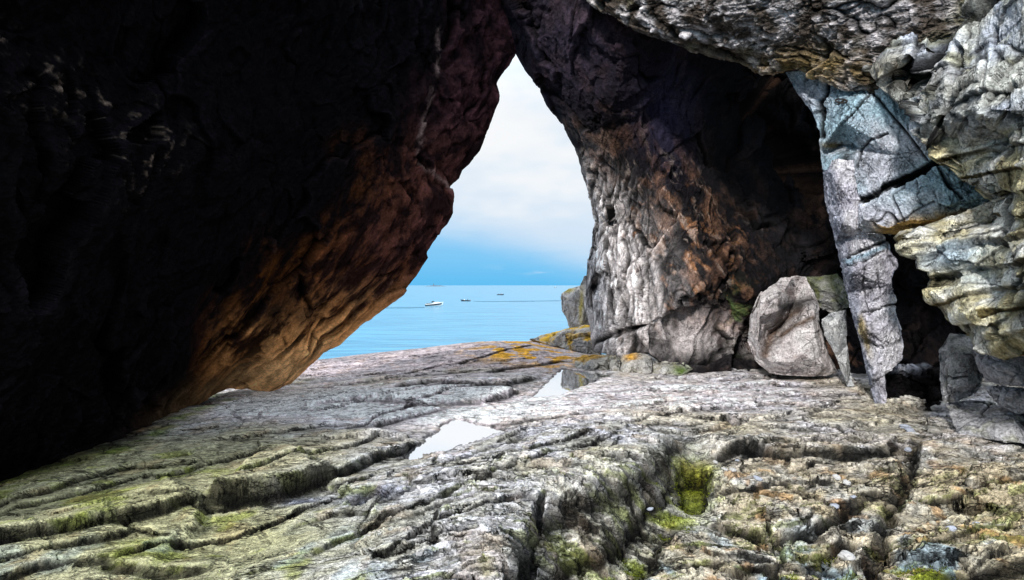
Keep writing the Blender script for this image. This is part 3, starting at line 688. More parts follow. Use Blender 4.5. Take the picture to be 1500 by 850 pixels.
rock('rock_outcrop', 'grey square-cut outcrop jutting out to sea behind the arch foot', 'rock outcrop',
     [(822, 430, 15), (834, 423, 15.2), (850, 418, 15.2), (856, 404, 15), (890, 400, 14.6), (895, 505, 14), (840, 492, 14.3), (833, 478, 14.5), (830, 468, 14.6), (824, 455, 14.8)],
     [(848, 425, 14.3), (850, 480, 14.0), (832, 440, 14.6), (870, 450, 13.9)], (860, 452), 320, 90, std_disp(.06, .04, .02, .8, 2.5, (1, 1, .5), seed=830),
     small_col((.31, .29, .28), (.39, .36, .35), (.27, .23, .18), 8, lambda c, p, px, py, n, n2, nrm: mixc(c, (.42, .33, .05), np.clip(blob(px, py, 830, 424, 10, 4) + blob(px, py, 852, 450, 3, 25) * .8, 0, 1)), seed=20), thick=2.2)
rock('lichen_rock', 'low rock patched with yellow lichen between the grey outcrop and the rock floor', 'rock',
     [(775, 497, 13.6), (800, 489, 13.8), (816, 486, 13.8), (836, 481, 13.7), (862, 479, 13.2), (880, 490, 12.6), (882, 522, 11.8), (866, 519, 11.8), (843, 515, 12.2), (822, 510, 12.6), (800, 503, 13.2)],
     [(845, 498, 12.2), (830, 490, 12.7), (860, 500, 12), (810, 497, 13)], (838, 500), 320, 70, std_disp(.09, .06, .025, .8, 2.4, seed=840),
     small_col((.30, .28, .27), (.40, .37, .34), (.20, .16, .12), 7, lambda c, p, px, py, n, n2, nrm: mixc(c, (.62, .36, .02), sst(.02, .25, fbm(p * 1.3 + 9, 4, 23) + .12 * nrm[:, 2]) * .9), seed=21), thick=1.2)

# ================================================================== ROCK FLOOR
EP = []


def gz(px, py, z):
    d = (CAMZ - z) * F / (py - CY); EP.append(((px - CX) / F * d, d, z))


for a in [(0, 840, .05), (0, 720, 0), (290, 600, 0), (200, 650, 0), (300, 700, .05), (300, 800, 0), (500, 640, .02), (450, 580, 0), (400, 577, -.06), (450, 600, 0), (600, 560, 0), (600, 600, .03), (700, 600, .02),
          (700, 560, .04), (760, 560, .05), (830, 562, -.07), (860, 545, -.1), (650, 650, -.1), (690, 630, -.09), (750, 645, .02), (750, 700, .02), (700, 800, .06), (850, 700, .05), (850, 600, .01), (850, 582, -.05), (800, 592, -.03), (900, 566, -.05), (950, 600, .03), (1000, 560, 0), (1100, 570, 0), (1200, 580, 0),
          (1290, 600, 0), (1390, 635, 0), (1500, 660, 0), (1450, 700, -.08), (1300, 700, -.1), (1150, 700, -.1), (1100, 650, -.03), (1000, 730, -.12), (950, 800, -.16), (1100, 800, -.22), (1300, 800, -.24), (1450, 800, -.2), (1150, 870, -.26),
          (470, 527, -.27), (550, 519, -.20), (620, 516, -.19), (700, 510, -.13), (760, 504, -.04), (810, 495, .09), (500, 542, -.16), (600, 535, -.06), (700, 525, .02), (780, 522, .05), (880, 525, .0)]:
    gz(*a)
EP += [(-4, 0, .05), (0, 0, 0), (5, 0, -.2), (0, -8, 0), (-6, -8, 0), (8, -8, 0), (7, 6, 0), (8, 9, 0), (-6, 8, 0), (-7, 12, -.3), (9, 13, 0)]
for x in (-10, -6, -3, -1, 1.5, 5, 9):
    k = .05 * x
    EP += [(x, 14.6, -.55 + k), (x, 16.5, -1.6 + k), (x, 19.5, -4.0), (x, 24, -9.5)]
EP = np.array(EP)
fz = tps(EP[:, :2], EP[:, 2], 2e-3)

rows = np.r_[np.linspace(-9, 1.6, 50), 1.6 * F / np.arange(745., 548., -1.05)[0:0] if False else np.zeros(0), 1.6 * F / np.linspace(1120 - CY, 548 - CY, 520), np.linspace(9.3, 15.5, 210)[1:], np.linspace(15.5, 26, 60)[1:]]
rows = np.unique(rows)
aa = np.r_[np.linspace(-2.5, -1.1, 90)[:-1], np.linspace(-1.1, 1.1, 1200), np.linspace(1.1, 2.5, 90)[1:]]
GY, GA = np.meshgrid(rows, aa, indexing='ij')
GX = GA * np.maximum(GY, 1.75)
gx, gy = GX.ravel(), GY.ravel()
gzv = fz(np.c_[gx, gy])
dd = np.maximum(gy, 1.2)
fpx = CX + F * gx / dd; fpy = CY + F * CAMZ / dd            # plan position written as bearing and nominal row
P0 = np.c_[gx, gy, gzv * 0]
wx = fbm(P0 * .9, 4, 901) ; wy = fbm(P0 * .9 + 40, 4, 902)
wx2 = fbm(P0 * 4.5, 3, 903); wy2 = fbm(P0 * 4.5 + 11, 3, 904)
qx0 = gx + .16 * wx + .012 * wx2; qy0 = gy + .16 * wy + .012 * wy2


def plan(V):
    V = np.array(V, float); d = F * CAMZ / (V[:, 1] - CY)
    return np.c_[(V[:, 0] - CX) / F * d, d]


def step(V, h, L, g=.03, w=.03, sharp=.045):
    """a ledge: the left side of the line (walking along it) stands higher; fades at both ends"""
    W = plan(V)
    lo, hi = W.min(0) - 2.5 * L - .3, W.max(0) + 2.5 * L + .3
    sel = np.nonzero((qx0 > lo[0]) & (qx0 < hi[0]) & (qy0 > lo[1]) & (qy0 < hi[1]))[0]
    qx, qy = qx0[sel], qy0[sel]
    best = np.full(len(qx), 1e9); side = np.zeros(len(qx)); tt = np.zeros(len(qx))
    ln = np.r_[0, np.cumsum(np.linalg.norm(np.diff(W, axis=0), axis=1))]
    for k in range(len(W) - 1):
        a, b = W[k], W[k + 1]; ab = b - a; l2 = ab @ ab
        t = np.clip(((qx - a[0]) * ab[0] + (qy - a[1]) * ab[1]) / l2, 0, 1)
        dx, dy = qx - a[0] - t * ab[0], qy - a[1] - t * ab[1]
        d = np.hypot(dx, dy); m = d < best
        best = np.where(m, d, best); side = np.where(m, np.sign(ab[0] * dy - ab[1] * dx), side); tt = np.where(m, (ln[k] + t * math.sqrt(l2)) / ln[-1], tt)
    endf = sst(0, .12, tt) * sst(1, .88, tt)
    s = side * best
    prof = np.tanh(s / sharp) * .5 * np.exp(-best / L)
    fade = endf + (1 - endf) * np.exp(-(best / .25) ** 2) * 0
    return sel, h * prof * fade - g * np.exp(-(best / w) ** 2) * fade, np.exp(-(best / (w * 1.3)) ** 2) * fade


def fbl(x, y, rx, ry, ang=0.0):
    return blob(fpx, fpy, x, y, rx, ry, ang)


Z = gzv.copy(); crack = np.zeros(len(gx))
for V, h, L, g, w in (
        ([(-60, 770), (0, 752), (60, 738), (100, 722), (170, 705), (240, 695), (310, 690)], .10, .5, .04, .03),
        ([(-60, 825), (0, 812), (60, 800), (130, 785), (200, 775), (250, 765), (300, 747), (310, 742)], .15, .6, .06, .03),
        ([(300, 746), (350, 743), (400, 735), (450, 722), (490, 712)], .225, .5, .07, .035),
        ([(-40, 850), (50, 826), (110, 810), (180, 795), (210, 782)], .09, .3, .04, .025),
        ([(-40, 880), (60, 842), (140, 836), (200, 850), (260, 846), (330, 830)], .10, .3, .04, .03),
        ([(470, 720), (505, 702), (545, 680), (590, 664), (625, 640)], .16, .4, .06, .03),
        ([(535, 624), (570, 619), (610, 611), (655, 598)], .15, .4, .05, .04),
        ([(440, 600), (520, 590), (600, 597), (640, 594), (700, 589), (750, 581), (772, 570)], .17, .6, .04, .04),
        ([(560, 572), (640, 562), (680, 568), (740, 566), (795, 552)], .17, .6, .04, .05),
        ([(700, 545), (740, 538), (790, 535), (835, 528)], .13, .6, .04, .05),
        ([(690, 619), (740, 620), (800, 613), (865, 606)], .08, .3, .05, .04),
        ([(640, 655), (700, 655), (760, 640), (830, 625), (900, 612)], -.06, .3, .03, .03),
        ([(1035, 655), (1100, 653), (1170, 662), (1230, 662), (1325, 652)], .16, .5, .08, .04),
        ([(1020, 706), (1100, 715), (1180, 722), (1250, 704), (1310, 690)], .16, .4, .07, .04),
        ([(740, 1000), (775, 860), (800, 775), (850, 752), (900, 728), (945, 704), (985, 668), (1003, 636)], .26, 1.3, .03, .05),
        ([(800, 1000), (805, 850), (830, 800), (880, 770), (930, 735), (970, 700), (992, 670)], .20, .9, .04, .04),
        ([(1345, 632), (1325, 680), (1285, 735), (1258, 790), (1240, 860)], -.06, .4, .14, .05),
        ([(1290, 792), (1350, 778), (1420, 772), (1540, 762)], .16, .4, .06, .04),
        ([(1060, 770), (1110, 752), (1160, 756), (1200, 735), (1260, 730)], .14, .35, .06, .04),
        ([(1340, 700), (1420, 690), (1520, 690)], .08, .3, .04, .03),
        ([(880, 850), (925, 790), (960, 745), (1000, 706)], -.12, .4, .06, .05),
        ([(1000, 800), (1050, 812), (1100, 800), (1190, 822), (1240, 815)], .12, .35, .06, .04),
        ([(860, 575), (930, 568), (1000, 574), (1060, 572)], .05, .3, .03, .05),
        ([(320, 625), (375, 620), (385, 605), (400, 596)], .0, .2, .03, .02), ([(340, 640), (352, 622), (345, 606)], 0, .2, .03, .02),
        ([(780, 900), (786, 820), (792, 750)], 0, .2, .1, .025),
        ([(560, 800), (640, 770), (720, 760), (800, 770)], .05, .3, .02, .02), ([(600, 700), (680, 690), (760, 660), (850, 650), (950, 640)], .05, .3, .03, .03),
        ([(400, 790), (480, 770), (540, 775), (620, 740)], .06, .3, .03, .03), ([(900, 640), (960, 620), (1040, 628)], .05, .3, .03, .03)):
    sel, dz, ck = step(V, h * (1 if (L > .8 or h > .22) else .7 if h in (.15, .16, .20) else .5), L * 1.6, g * .7, w * .8, .10 if L > .8 else .035); Z[sel] += dz; crack[sel] = np.maximum(crack[sel], ck * min(1, (g + abs(h) * .4) / .07))
for V in ([(-40, 780), (80, 745), (220, 712), (330, 690), (420, 672)], [(330, 720), (430, 690), (520, 660), (560, 640)], [(120, 850), (260, 800), (380, 775), (500, 735), (560, 700)], [(420, 850), (560, 790), (700, 740), (800, 700), (920, 655)],
          [(560, 850), (680, 800), (770, 760)], [(640, 720), (740, 690), (850, 668), (960, 640), (1040, 636)], [(480, 640), (560, 612), (650, 578), (740, 560)], [(700, 672), (790, 650), (900, 625), (1010, 600), (1100, 590)], [(880, 600), (1000, 588), (1150, 590), (1270, 600)],
          [(1040, 690), (1130, 684), (1240, 682)], [(1100, 620), (1200, 628), (1300, 640)], [(1000, 760), (1090, 745), (1180, 740)], [(1340, 740), (1430, 728), (1520, 730)], [(1330, 830), (1430, 815), (1540, 815)], [(1120, 700), (1135, 740), (1120, 790)], [(640, 770), (655, 800), (640, 850)],
          [(300, 660), (420, 640), (520, 625)], [(430, 610), (560, 585), (690, 555)], [(560, 545), (680, 530), (790, 512)], [(480, 560), (600, 548), (720, 540)]):
    sel, dz, ck = step(V, .035, .5, .035, .014, .02); Z[sel] += dz; crack[sel] = np.maximum(crack[sel], ck * .95)
pits = np.zeros(len(gx))
for x, y, rx, ry, dep in ((1076, 612, 18, 8, .30), (1014, 678, 28, 20, .18), (540, 750, 36, 13, .12), (1320, 650, 22, 12, .12), (1370, 598, 70, 12, .10), (630, 640, 8, 6, .0), (470, 700, 20, 12, .06), (1230, 790, 34, 30, .14), (1090, 850, 60, 40, .1)):
    g = fbl(x, y, rx, ry) ; g = sst(.25, .75, g + .25 * wx2 * g); Z -= dep * g; pits = np.maximum(pits, g * min(1, dep / .2))
# rounded lumps of the mid ground
for x, y, rx, ry, hh in ((730, 578, 36, 7, .06), (770, 552, 30, 6, .06), (800, 535, 30, 5, .06), (640, 575, 60, 8, .06), (835, 535, 20, 5, .08), (560, 640, 60, 10, .05), (250, 740, 90, 18, .05), (700, 720, 120, 30, .05)):
    Z += hh * fbl(x, y, rx, ry)
# foliated, plated surface
near = sst(12, 4, gy)
Q = np.c_[gx * .55 + gy * .10, gy * 1.25 - gx * .16, gx * 0]
W3 = np.c_[wx, wy, wx * 0]
hA, eA, iA = crag(np.c_[Q[:, 0] * 1.5, Q[:, 1] * 1.9, gx * 0 + .5] + W3 * .9, 911)
hB, eB, iB = crag(np.c_[Q[:, 0] * 5, Q[:, 1] * 6.5, gx * 0 + .5] + W3 * 1.5 + np.c_[wx2, wy2, wx2 * 0] * .25, 912)
n1 = fbm(Q * np.array([3., 5., 1]) + W3, 5, 913, .58)
n2 = fbm(Q * np.array([14., 26., 1]) + W3 * 3, 4, 914, .6)
rg = ridged(Q * np.array([7, 17, 1.]) + W3 * 2.2, 4, 915, .55)
out = sst(10.5, 12.5, gy + .4 * wx)                       # the sea-washed far rise is smoother
smoo = np.clip(sst(680, 480, fpx + 80 * wx) * sst(575, 610, fpy) + .7 * sst(7.0, 8.5, gy) * sst(1000, 850, fpx), 0, 1)
amp = (1 - .55 * out) * (1 - .62 * smoo)
strata = terr(n1 * .16 + hA * .05, .034, .72)
rough_ = .35 + .65 * sst(380, 900, fpx) * sst(560, 760, fpy) + .25 * sst(1000, 1200, fpx) * sst(600, 700, fpy)
sl1 = sst(.80, .95, ridged(Q * np.array([2.2, 9., 1.]) + W3 * 1.3, 3, 931, .6)) * sst(-.1, .25, fbm(P0 * 1.1 + 9, 3, 932))
sl2 = sst(.78, .95, ridged(Q * np.array([7., 24., 1.]) + W3 * 2.5, 3, 933, .6)) * sst(-.15, .2, fbm(P0 * 2.1 + 2, 3, 934))
hC, eC, iC = crag(np.c_[Q[:, 0] * 19, Q[:, 1] * 11, gx * 0 + .5] + W3 * 3 + np.c_[wx2, wy2, wx2 * 0] * 1.0, 917)
hD, eD, iD = crag(np.c_[Q[:, 0] * 38, Q[:, 1] * 24, gx * 0 + .5] + W3 * 5 + np.c_[wx2, wy2, wx2 * 0] * 2.0, 918)
scl = sst(-.35, .25, fbm(P0 * .8 + 4, 3, 919) + .35 * rough_)
det = amp * (.030 * hA + strata * .45 * (.5 + .5 * rough_) + (.016 * rough_ + .03 * sst(980, 1100, fpx) * sst(640, 720, fpy)) * hB + .008 * rough_ * n2 + .006 * rough_ * (rg - .6) - .014 * sl1 - .008 * sl2
             + (.3 + .7 * rough_) * scl * (.005 * hC + .001 * hD))
c1 = np.exp(-(eA / .03) ** 2) * sst(-.05, .3, wx + .1); c2 = np.exp(-(eB / .06) ** 2) * sst(.0, .4, fbm(P0 * 1.4, 3, 916)) * (.3 + .7 * rough_)
det = det - .03 * c1 * amp - .012 * c2 * amp
behind = sst(1.2, 2.4, gy)
det = det * (.4 + .6 * behind)
# keep the pools' beds below the water
PW1, PW2 = -.075, -.085
for (V, dep) in (([(592, 672), (632, 638), (670, 612), (715, 622), (742, 628), (705, 648), (650, 667)], .10), ([(786, 578), (806, 558), (828, 540), (862, 544), (892, 547), (850, 562), (818, 576)], .12)):
    W = plan(V); cx_, cy_ = W.mean(0)
    best = np.full(len(gx), 1e9); inside = np.zeros(len(gx), bool); Wc = np.vstack([W, W[:1]])
    ux, uy = gx + .05 * wx2 + .06 * wx, gy + .05 * wy2 + .10 * wy
    for a, b in zip(Wc[:-1], Wc[1:]):
        ab = b - a; t = np.clip(((ux - a[0]) * ab[0] + (uy - a[1]) * ab[1]) / (ab @ ab), 0, 1)
        best = np.minimum(best, np.hypot(ux - a[0] - t * ab[0], uy - a[1] - t * ab[1]))
        cr = ((a[1] > uy) != (b[1] > uy)); xx = a[0] + (uy - a[1]) / (b[1] - a[1] + 1e-12) * ab[0]
        inside ^= cr & (ux < xx)
    sd = np.where(inside, -best, best)
    m = sst(.10, -.05, sd)
    tot = Z + det
    Z = Z * 1.0
    target = -.055 - dep * sst(.02, -.25, sd) + .0 * sd
    Z = np.where(m > 0, (1 - m) * tot + m * (target + .3 * det) - det, Z)
    wet = np.maximum(wet, np.exp(-((sd - .02) / .07) ** 2)) if 'wet' in globals() else np.exp(-((sd - .02) / .07) ** 2)
    # a low lip round the water so that it cannot spill
    lip = sst(.02, .10, sd) * sst(1.0, .5, sd)
    Z = Z + lip * np.maximum(0, -.014 + .008 * wx2 - (Z + det))
Zf = (Z + det)
G = Zf.reshape(GY.shape)
# knobs and flakes on the steep faces, pushed out along the surface normal
_S = np.stack([GX, GY, G], -1)
_n = np.cross(np.gradient(_S, axis=1), np.gradient(_S, axis=0)); _n /= np.linalg.norm(_n, axis=2, keepdims=True) + 1e-12
_n *= np.sign(_n[..., 2:3].mean())
p3 = np.c_[gx, gy, Zf]
stp = sst(.96, .75, _n[..., 2].ravel())
h3, e3, i3 = crag(p3 * np.array([7., 7, 5]) + W3 * 2, 941)
k3 = stp * (.05 * fbm(p3 * 9, 4, 942) + .030 * h3)
_S = _S + _n * k3.reshape(GX.shape)[..., None]
GX0, GY0 = GX, GY
GX, GY, G = _S[..., 0], _S[..., 1], _S[..., 2]
D2 = det.reshape(GY.shape)
cavf = ((G - blur(G, 4, 1)) * .5 + (G - blur(blur(G, 8, 0), 8, 1))).ravel()
slope = (np.sqrt(np.maximum(0, 1 - _n[..., 2] ** 2)) / np.maximum(_n[..., 2], .05)).ravel()
# colours
nA = fbm(P0 * .7, 4, 921); nB = fbm(P0 * 2.3 + 5, 4, 922); nC = fbm(np.c_[Q[:, 0] * 3, Q[:, 1] * 9, Q[:, 2]], 4, 923)
grey = mixc((.36, .345, .31), (.52, .51, .56), sst(-.2, .25, nB * .6 + nC * .6))
grey = mixc(grey, (.42, .37, .24), sst(-.1, .35, nA + .3 * nC) * .75)
c = grey
green = np.clip(sst(640, 250, fpx + 120 * nA) * sst(610, 690, fpy) + .6 * fbl(330, 800, 190, 40) + .5 * sst(.1, .4, nB) * sst(700, 820, fpy), 0, 1)
c = mixc(c, (.36, .35, .19), green * .8)
c = mixc(c, (.25, .27, .06), np.clip(green * sst(.08, .35, nB + .5 * nC) + fbl(215, 808, 60, 12) + fbl(60, 690, 130, 10, -.2), 0, 1) * .75)
c = mixc(c, (.44, .35, .20), np.clip(sst(960, 1080, fpx + 60 * nA) * sst(600, 680, fpy), 0, 1) * .75 * sst(-.35, .15, nB))
c = mixc(c, (.27, .30, .34), np.clip(sst(.12, .35, nC) * sst(1000, 1100, fpx) * sst(690, 760, fpy) * .8, 0, 1))
opening_light = np.clip(fbl(450, 592, 200, 26) + .9 * fbl(690, 600, 170, 26) + .7 * fbl(1000, 575, 220, 28), 0, 1)  # light from the cave opening, painted as paler floor
c = mixc(c, (.90, .80, .84), opening_light * (.95 - .5 * sst(.0, .35, nC + nB * .4)))
farc = mixc((.46, .38, .39), (.30, .26, .28), sst(-.1, .25, nA + nB * .5))
c = mixc(c, farc, sst(8.6, 10.6, gy + .8 * wx) * sst(900, 800, fpx) * .9)
c = mixc(c, (.50, .40, .40), np.clip(fbl(560, 556, 130, 9) + .6 * fbl(690, 552, 60, 6), 0, 1) * sst(-.2, .2, nB) * .8)
lic = sst(-.06, .14, nB + .3 * nA) * np.clip(fbl(790, 524, 70, 10) + 1.2 * fbl(775, 508, 60, 6) + fbl(740, 521, 50, 4) + .5 * fbl(810, 540, 25, 8) + .5 * fbl(480, 553, 22, 2), 0, 1)
c = mixc(c, (.66, .33, .015), np.clip(lic * 1.3, 0, 1) * .95)
damp_shade = 1.35 * sst(-.55, .25, -(gx + 4.0 + .03 * gy) + .35 * wx) * sst(2.5, 4.0, gy) * sst(8.2, 6.6, gy)  # dark floor by the left wall: damp rock plus painted shade
c = c * (1 - .9 * np.clip(damp_shade, 0, 1))[:, None]
c = mixc(c, (.10, .15, .015), np.clip(np.exp(-((damp_shade - .45) / .3) ** 2) * sst(-.2, .15, nB + nC), 0, 1) * .7 * sst(460, 300, fpx))
moss = np.clip(1.1 * fbl(1014, 676, 34, 24) + .8 * sst(.0, .25, nB + nC * .5) * (fbl(985, 720, 40, 40) + fbl(930, 800, 50, 50)) + 1.2 * sst(-.02, .22, nB + nC * .5) * (fbl(1230, 785, 50, 45) + fbl(1400, 785, 150, 34) + .6 * fbl(950, 780, 40, 60) + .5 * fbl(1150, 800, 120, 50)), 0, 1)
c = mixc(c, mixc((.03, .045, .004), (.26, .31, .008), sst(-.25, .25, nC + n2 * .5)), moss * .9)
c = mixc(c, (.30, .27, .01), fbl(1018, 665, 30, 9) * .8)
c = mixc(c, (.16, .30, .27), np.clip(fbl(930, 800, 45, 40), 0, 1) * sst(-.2, .2, nC) * .45)
c = mixc(c, (.17, .11, .055), np.clip(fbl(860, 800, 62, 50), 0, 1) * sst(.5, 2.2, slope) * .8)
c = mixc(c, (.07, .10, .25), np.clip(fbl(545, 750, 42, 14) + .8 * fbl(440, 738, 45, 10), 0, 1) * .75)
rust = sst(.12, .3, fbm(P0 * 3.1 + 21, 4, 951)) * (sst(960, 1080, fpx) * sst(640, 700, fpy) + .35)
c = mixc(c, (.34, .17, .045), np.clip(rust, 0, 1) * .6)
teal = sst(.10, .28, fbm(P0 * 2.6 + 33, 4, 952)) * np.clip(sst(900, 1000, fpx) * sst(690, 760, fpy) + .4 * sst(760, 830, fpy), 0, 1)
c = mixc(c, (.19, .29, .36), teal * .75)
c = mixc(c, (.20, .24, .03), np.clip(sst(.02, .2, nC + .4 * nB) * sst(.3, 1.0, slope) * sst(640, 700, fpy), 0, 1) * .55)
steep = sst(.45, 1.5, slope) * (.6 + .4 * sst(.1, -.2, nB))  # steep ledge faces darkened in colour for their shade
f = np.clip(.95 + 15 * cavf, .14, 1.25) * (1 - .88 * steep) * (1 - .8 * np.clip(crack, 0, 1)) * (1 - .6 * c1) * (1 - .5 * c2) * (1 - .5 * pits) * (1 - .7 * wet) * (1 - .6 * sl1) * (1 - .5 * sl2 * (.5 + .5 * rough_)) * (1 + .12 * n2 + .35 * nC) * (1 + (.35 + .65 * rough_) * scl * (1 - .85 * stp) * (.24 * hC + .08 * hD)) * (1 - .5 * scl * np.exp(-(eC / .05) ** 2) * sst(.0, .3, nC)) * (1 + 1.0 * stp * (h3 * .5))  # relief term paints crease shade into the hollows
c = np.clip((1.24 + 1.0 * np.clip(fbl(430, 588, 210, 24), 0, 1) + .3 * opening_light)[:, None] * c * f[:, None] / (1 + .0 * f[:, None]), 0, .93)  # floor colour brightened again for light at the opening
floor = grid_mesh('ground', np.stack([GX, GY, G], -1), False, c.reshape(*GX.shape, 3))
floor.data.materials.append(M_FLOOR)
tag(floor, kind='structure')
floor['label'] = 'bare cracked grey rock floor with ledges, moss and lichen'

# moss and weed growing in the damp gullies: short tufts of real blades
pm = moss * (gy > 1.9) * (gy < 6.5)
pm = np.where(pm > .42, pm, 0) * gy ** 2
pick = RNG.choice(len(pm), 2600, p=pm / pm.sum())
PV = np.stack([GX, GY, G], -1).reshape(-1, 3)[pick]
tv, tf, tc_ = [], [], []
for p_ in PV:
    hue = RNG.random()
    for b in range(7):
        a_ = RNG.random() * 6.283; ln = .004 + .007 * RNG.random(); r_ = .018 * RNG.random()
        q_ = p_ + np.array([math.cos(a_) * r_, math.sin(a_) * r_, -.002])
        tip = q_ + np.array([math.cos(a_) * ln * .8, math.sin(a_) * ln * .8, ln]); sd_ = np.array([-math.sin(a_), math.cos(a_), 0]) * .0035
        k_ = len(tv); tv += [q_ - sd_, q_ + sd_, tip]; tf.append((k_, k_ + 1, k_ + 2))
        cc = mixc((.03, .05, .006), (.20, .22, .012), min(1, max(0, hue * .8 + .3 * RNG.random()))); tc_ += [cc * .5, cc * .5, cc]
me = bpy.data.meshes.new('moss'); me.from_pydata([tuple(v) for v in tv], [], tf); me.update()
ca = me.color_attributes.new('rock_colour', 'FLOAT_COLOR', 'POINT'); ca.data.foreach_set('color', np.c_[np.array(tc_), np.ones(len(tv))].astype(np.float32).ravel())
mo = bpy.data.objects.new('moss', me); col.objects.link(mo); me.materials.append(rock_mat('moss_blades', bump=0, mottle=.2, stain=.1))
tag(mo, 'bright yellow-green moss and weed tufts in the damp gullies of the rock floor', 'moss', kind='stuff')

# height look-up for things set on the floor
def ground_z(x, y):
    r = np.clip(np.searchsorted(rows, y), 1, len(rows) - 1)
    a = int(np.clip(np.searchsorted(aa, x / max(y, 1.75)), 0, len(aa) - 1))
    return float(G[r, a])


# ================================================================== WATER
def water_mat(name, base, rough, bump_scale, bump, metal=0.0, spec=.5, detail=3, stretch=(1, 1, 1), dist=.1):
    m = bpy.data.materials.new(name); m.use_nodes = True
    N = m.node_tree.nodes; L = m.node_tree.links; bs = N['Principled BSDF']
    bs.inputs['Base Color'].default_value = (*base, 1); bs.inputs['Roughness'].default_value = rough
    bs.inputs['IOR'].default_value = 1.33; bs.inputs['Metallic'].default_value = metal; bs.inputs['Specular IOR Level'].default_value = spec
    tc = N.new('ShaderNodeTexCoord'); mp = N.new('ShaderNodeMapping'); mp.inputs['Scale'].default_value = stretch
    n = N.new('ShaderNodeTexNoise'); n.inputs['Scale'].default_value = bump_scale; n.inputs['Detail'].default_value = detail
    b = N.new('ShaderNodeBump'); b.inputs['Strength'].default_value = bump; b.inputs['Distance'].default_value = dist
    L.new(tc.outputs['Object'], mp.inputs[0]); L.new(mp.outputs[0], n.inputs['Vector']); L.new(n.outputs['Fac'], b.inputs['Height']); L.new(b.outputs[0], bs.inputs['Normal'])
    return m, n


M_POOL, _ = water_mat('still_pool_water', (.97, .98, 1.0), .02, 2, .01, metal=.95)
M_SEA, sn = water_mat('sea_water', (.10, .36, .52), .22, .35, .55, spec=.6, detail=6, stretch=(.35, 1.3, 1), dist=.5)
# patches of ruffled and slick water
N = M_SEA.node_tree.nodes; L = M_SEA.node_tree.links
tc = N.new('ShaderNodeTexCoord'); mp = N.new('ShaderNodeMapping'); mp.inputs['Scale'].default_value = (.03, .2, 1)
sn2 = N.new('ShaderNodeTexNoise'); sn2.inputs['Scale'].default_value = 1.6; sn2.inputs['Detail'].default_value = 9; sn2.inputs['Roughness'].default_value = .75
L.new(tc.outputs['Object'], mp.inputs[0]); L.new(mp.outputs[0], sn2.inputs['Vector'])
cr = N.new('ShaderNodeValToRGB'); cr.color_ramp.elements[0].position = .38; cr.color_ramp.elements[0].color = (.03, .165, .27, 1); cr.color_ramp.elements[1].position = .6; cr.color_ramp.elements[1].color = (.07, .28, .42, 1)
L.new(sn2.outputs['Fac'], cr.inputs[0]); L.new(cr.outputs[0], N['Principled BSDF'].inputs['Base Color'])

for lab, V, z in (('bright leaf-shaped tide pool, the nearer of two, in the middle of the rock floor', [(550, 702), (580, 640), (655, 596), (775, 608), (765, 665), (660, 702)], -.04),
                  ('farther narrow tide pool at the foot of the right wall beside ledge stones', [(750, 600), (790, 555), (815, 534), (862, 538), (915, 545), (890, 566), (850, 580), (818, 598)], -.03)):
    W = plan(V); n = 40
    cpt = W.mean(0)
    t = np.linspace(0, len(W), n, endpoint=False); Wc = np.vstack([W, W[:1]])
    X_ = np.interp(t, range(len(W) + 1), Wc[:, 0]); Y_ = np.interp(t, range(len(W) + 1), Wc[:, 1])
    vs = [(cpt[0], cpt[1], z)] + [(x, y, z) for x, y in zip(X_, Y_)]
    vs = [(a - cpt[0], b - cpt[1], 0) for a, b, _ in vs]
    o = from_bm('tide_pool', vs, [(0, k + 1, (k + 1) % n + 1) for k in range(n)], M_POOL, loc=(cpt[0], cpt[1], z))
    tag(o, lab, 'tide pool')

ys = np.r_[np.linspace(12, 60, 12), np.geomspace(70, 30000, 40)]
xs = np.linspace(-1.6, 1.6, 30)
SY, SX = np.meshgrid(ys, xs, indexing='ij')
sea = grid_mesh('sea', np.stack([SX * SY * 1.0, SY, np.full_like(SX, SEA_Z)], -1), False)
sea.data.materials.append(M_SEA); tag(sea, kind='structure')

# ================================================================== BOATS
M_WHITE = plain_mat('white_gelcoat', (.80, .80, .78), .25)
M_NAVY = plain_mat('dark_hull_paint', (.02, .025, .035), .35)
M_GREYP = plain_mat('grey_metal', (.18, .19, .2), .4)
M_GLASS = plain_mat('tinted_windscreen', (.03, .05, .06), .08, .8)
M_CLOTH = plain_mat('dark_clothing', (.03, .03, .04), .9)
M_CLOTH2 = plain_mat('orange_life_vest', (.5, .12, .03), .8)
M_SKIN = plain_mat('skin', (.45, .27, .2), .6)
M_WOOD = plain_mat('bench_wood', (.22, .14, .08), .6)
M_IRON = plain_mat('rusted_iron', (.035, .028, .025), .6, metal=.4)


def loft(secs):
    n = len(secs[0]); V = [v for s in secs for v in s]; Fc = []
    for i in range(len(secs) - 1):
        for j in range(n - 1):
            a = i * n + j; Fc.append((a, a + 1, a + n + 1, a + n))
    Fc.append(tuple(range(n))); Fc.append(tuple(range((len(secs) - 1) * n, len(secs) * n))[::-1])
    return V, Fc


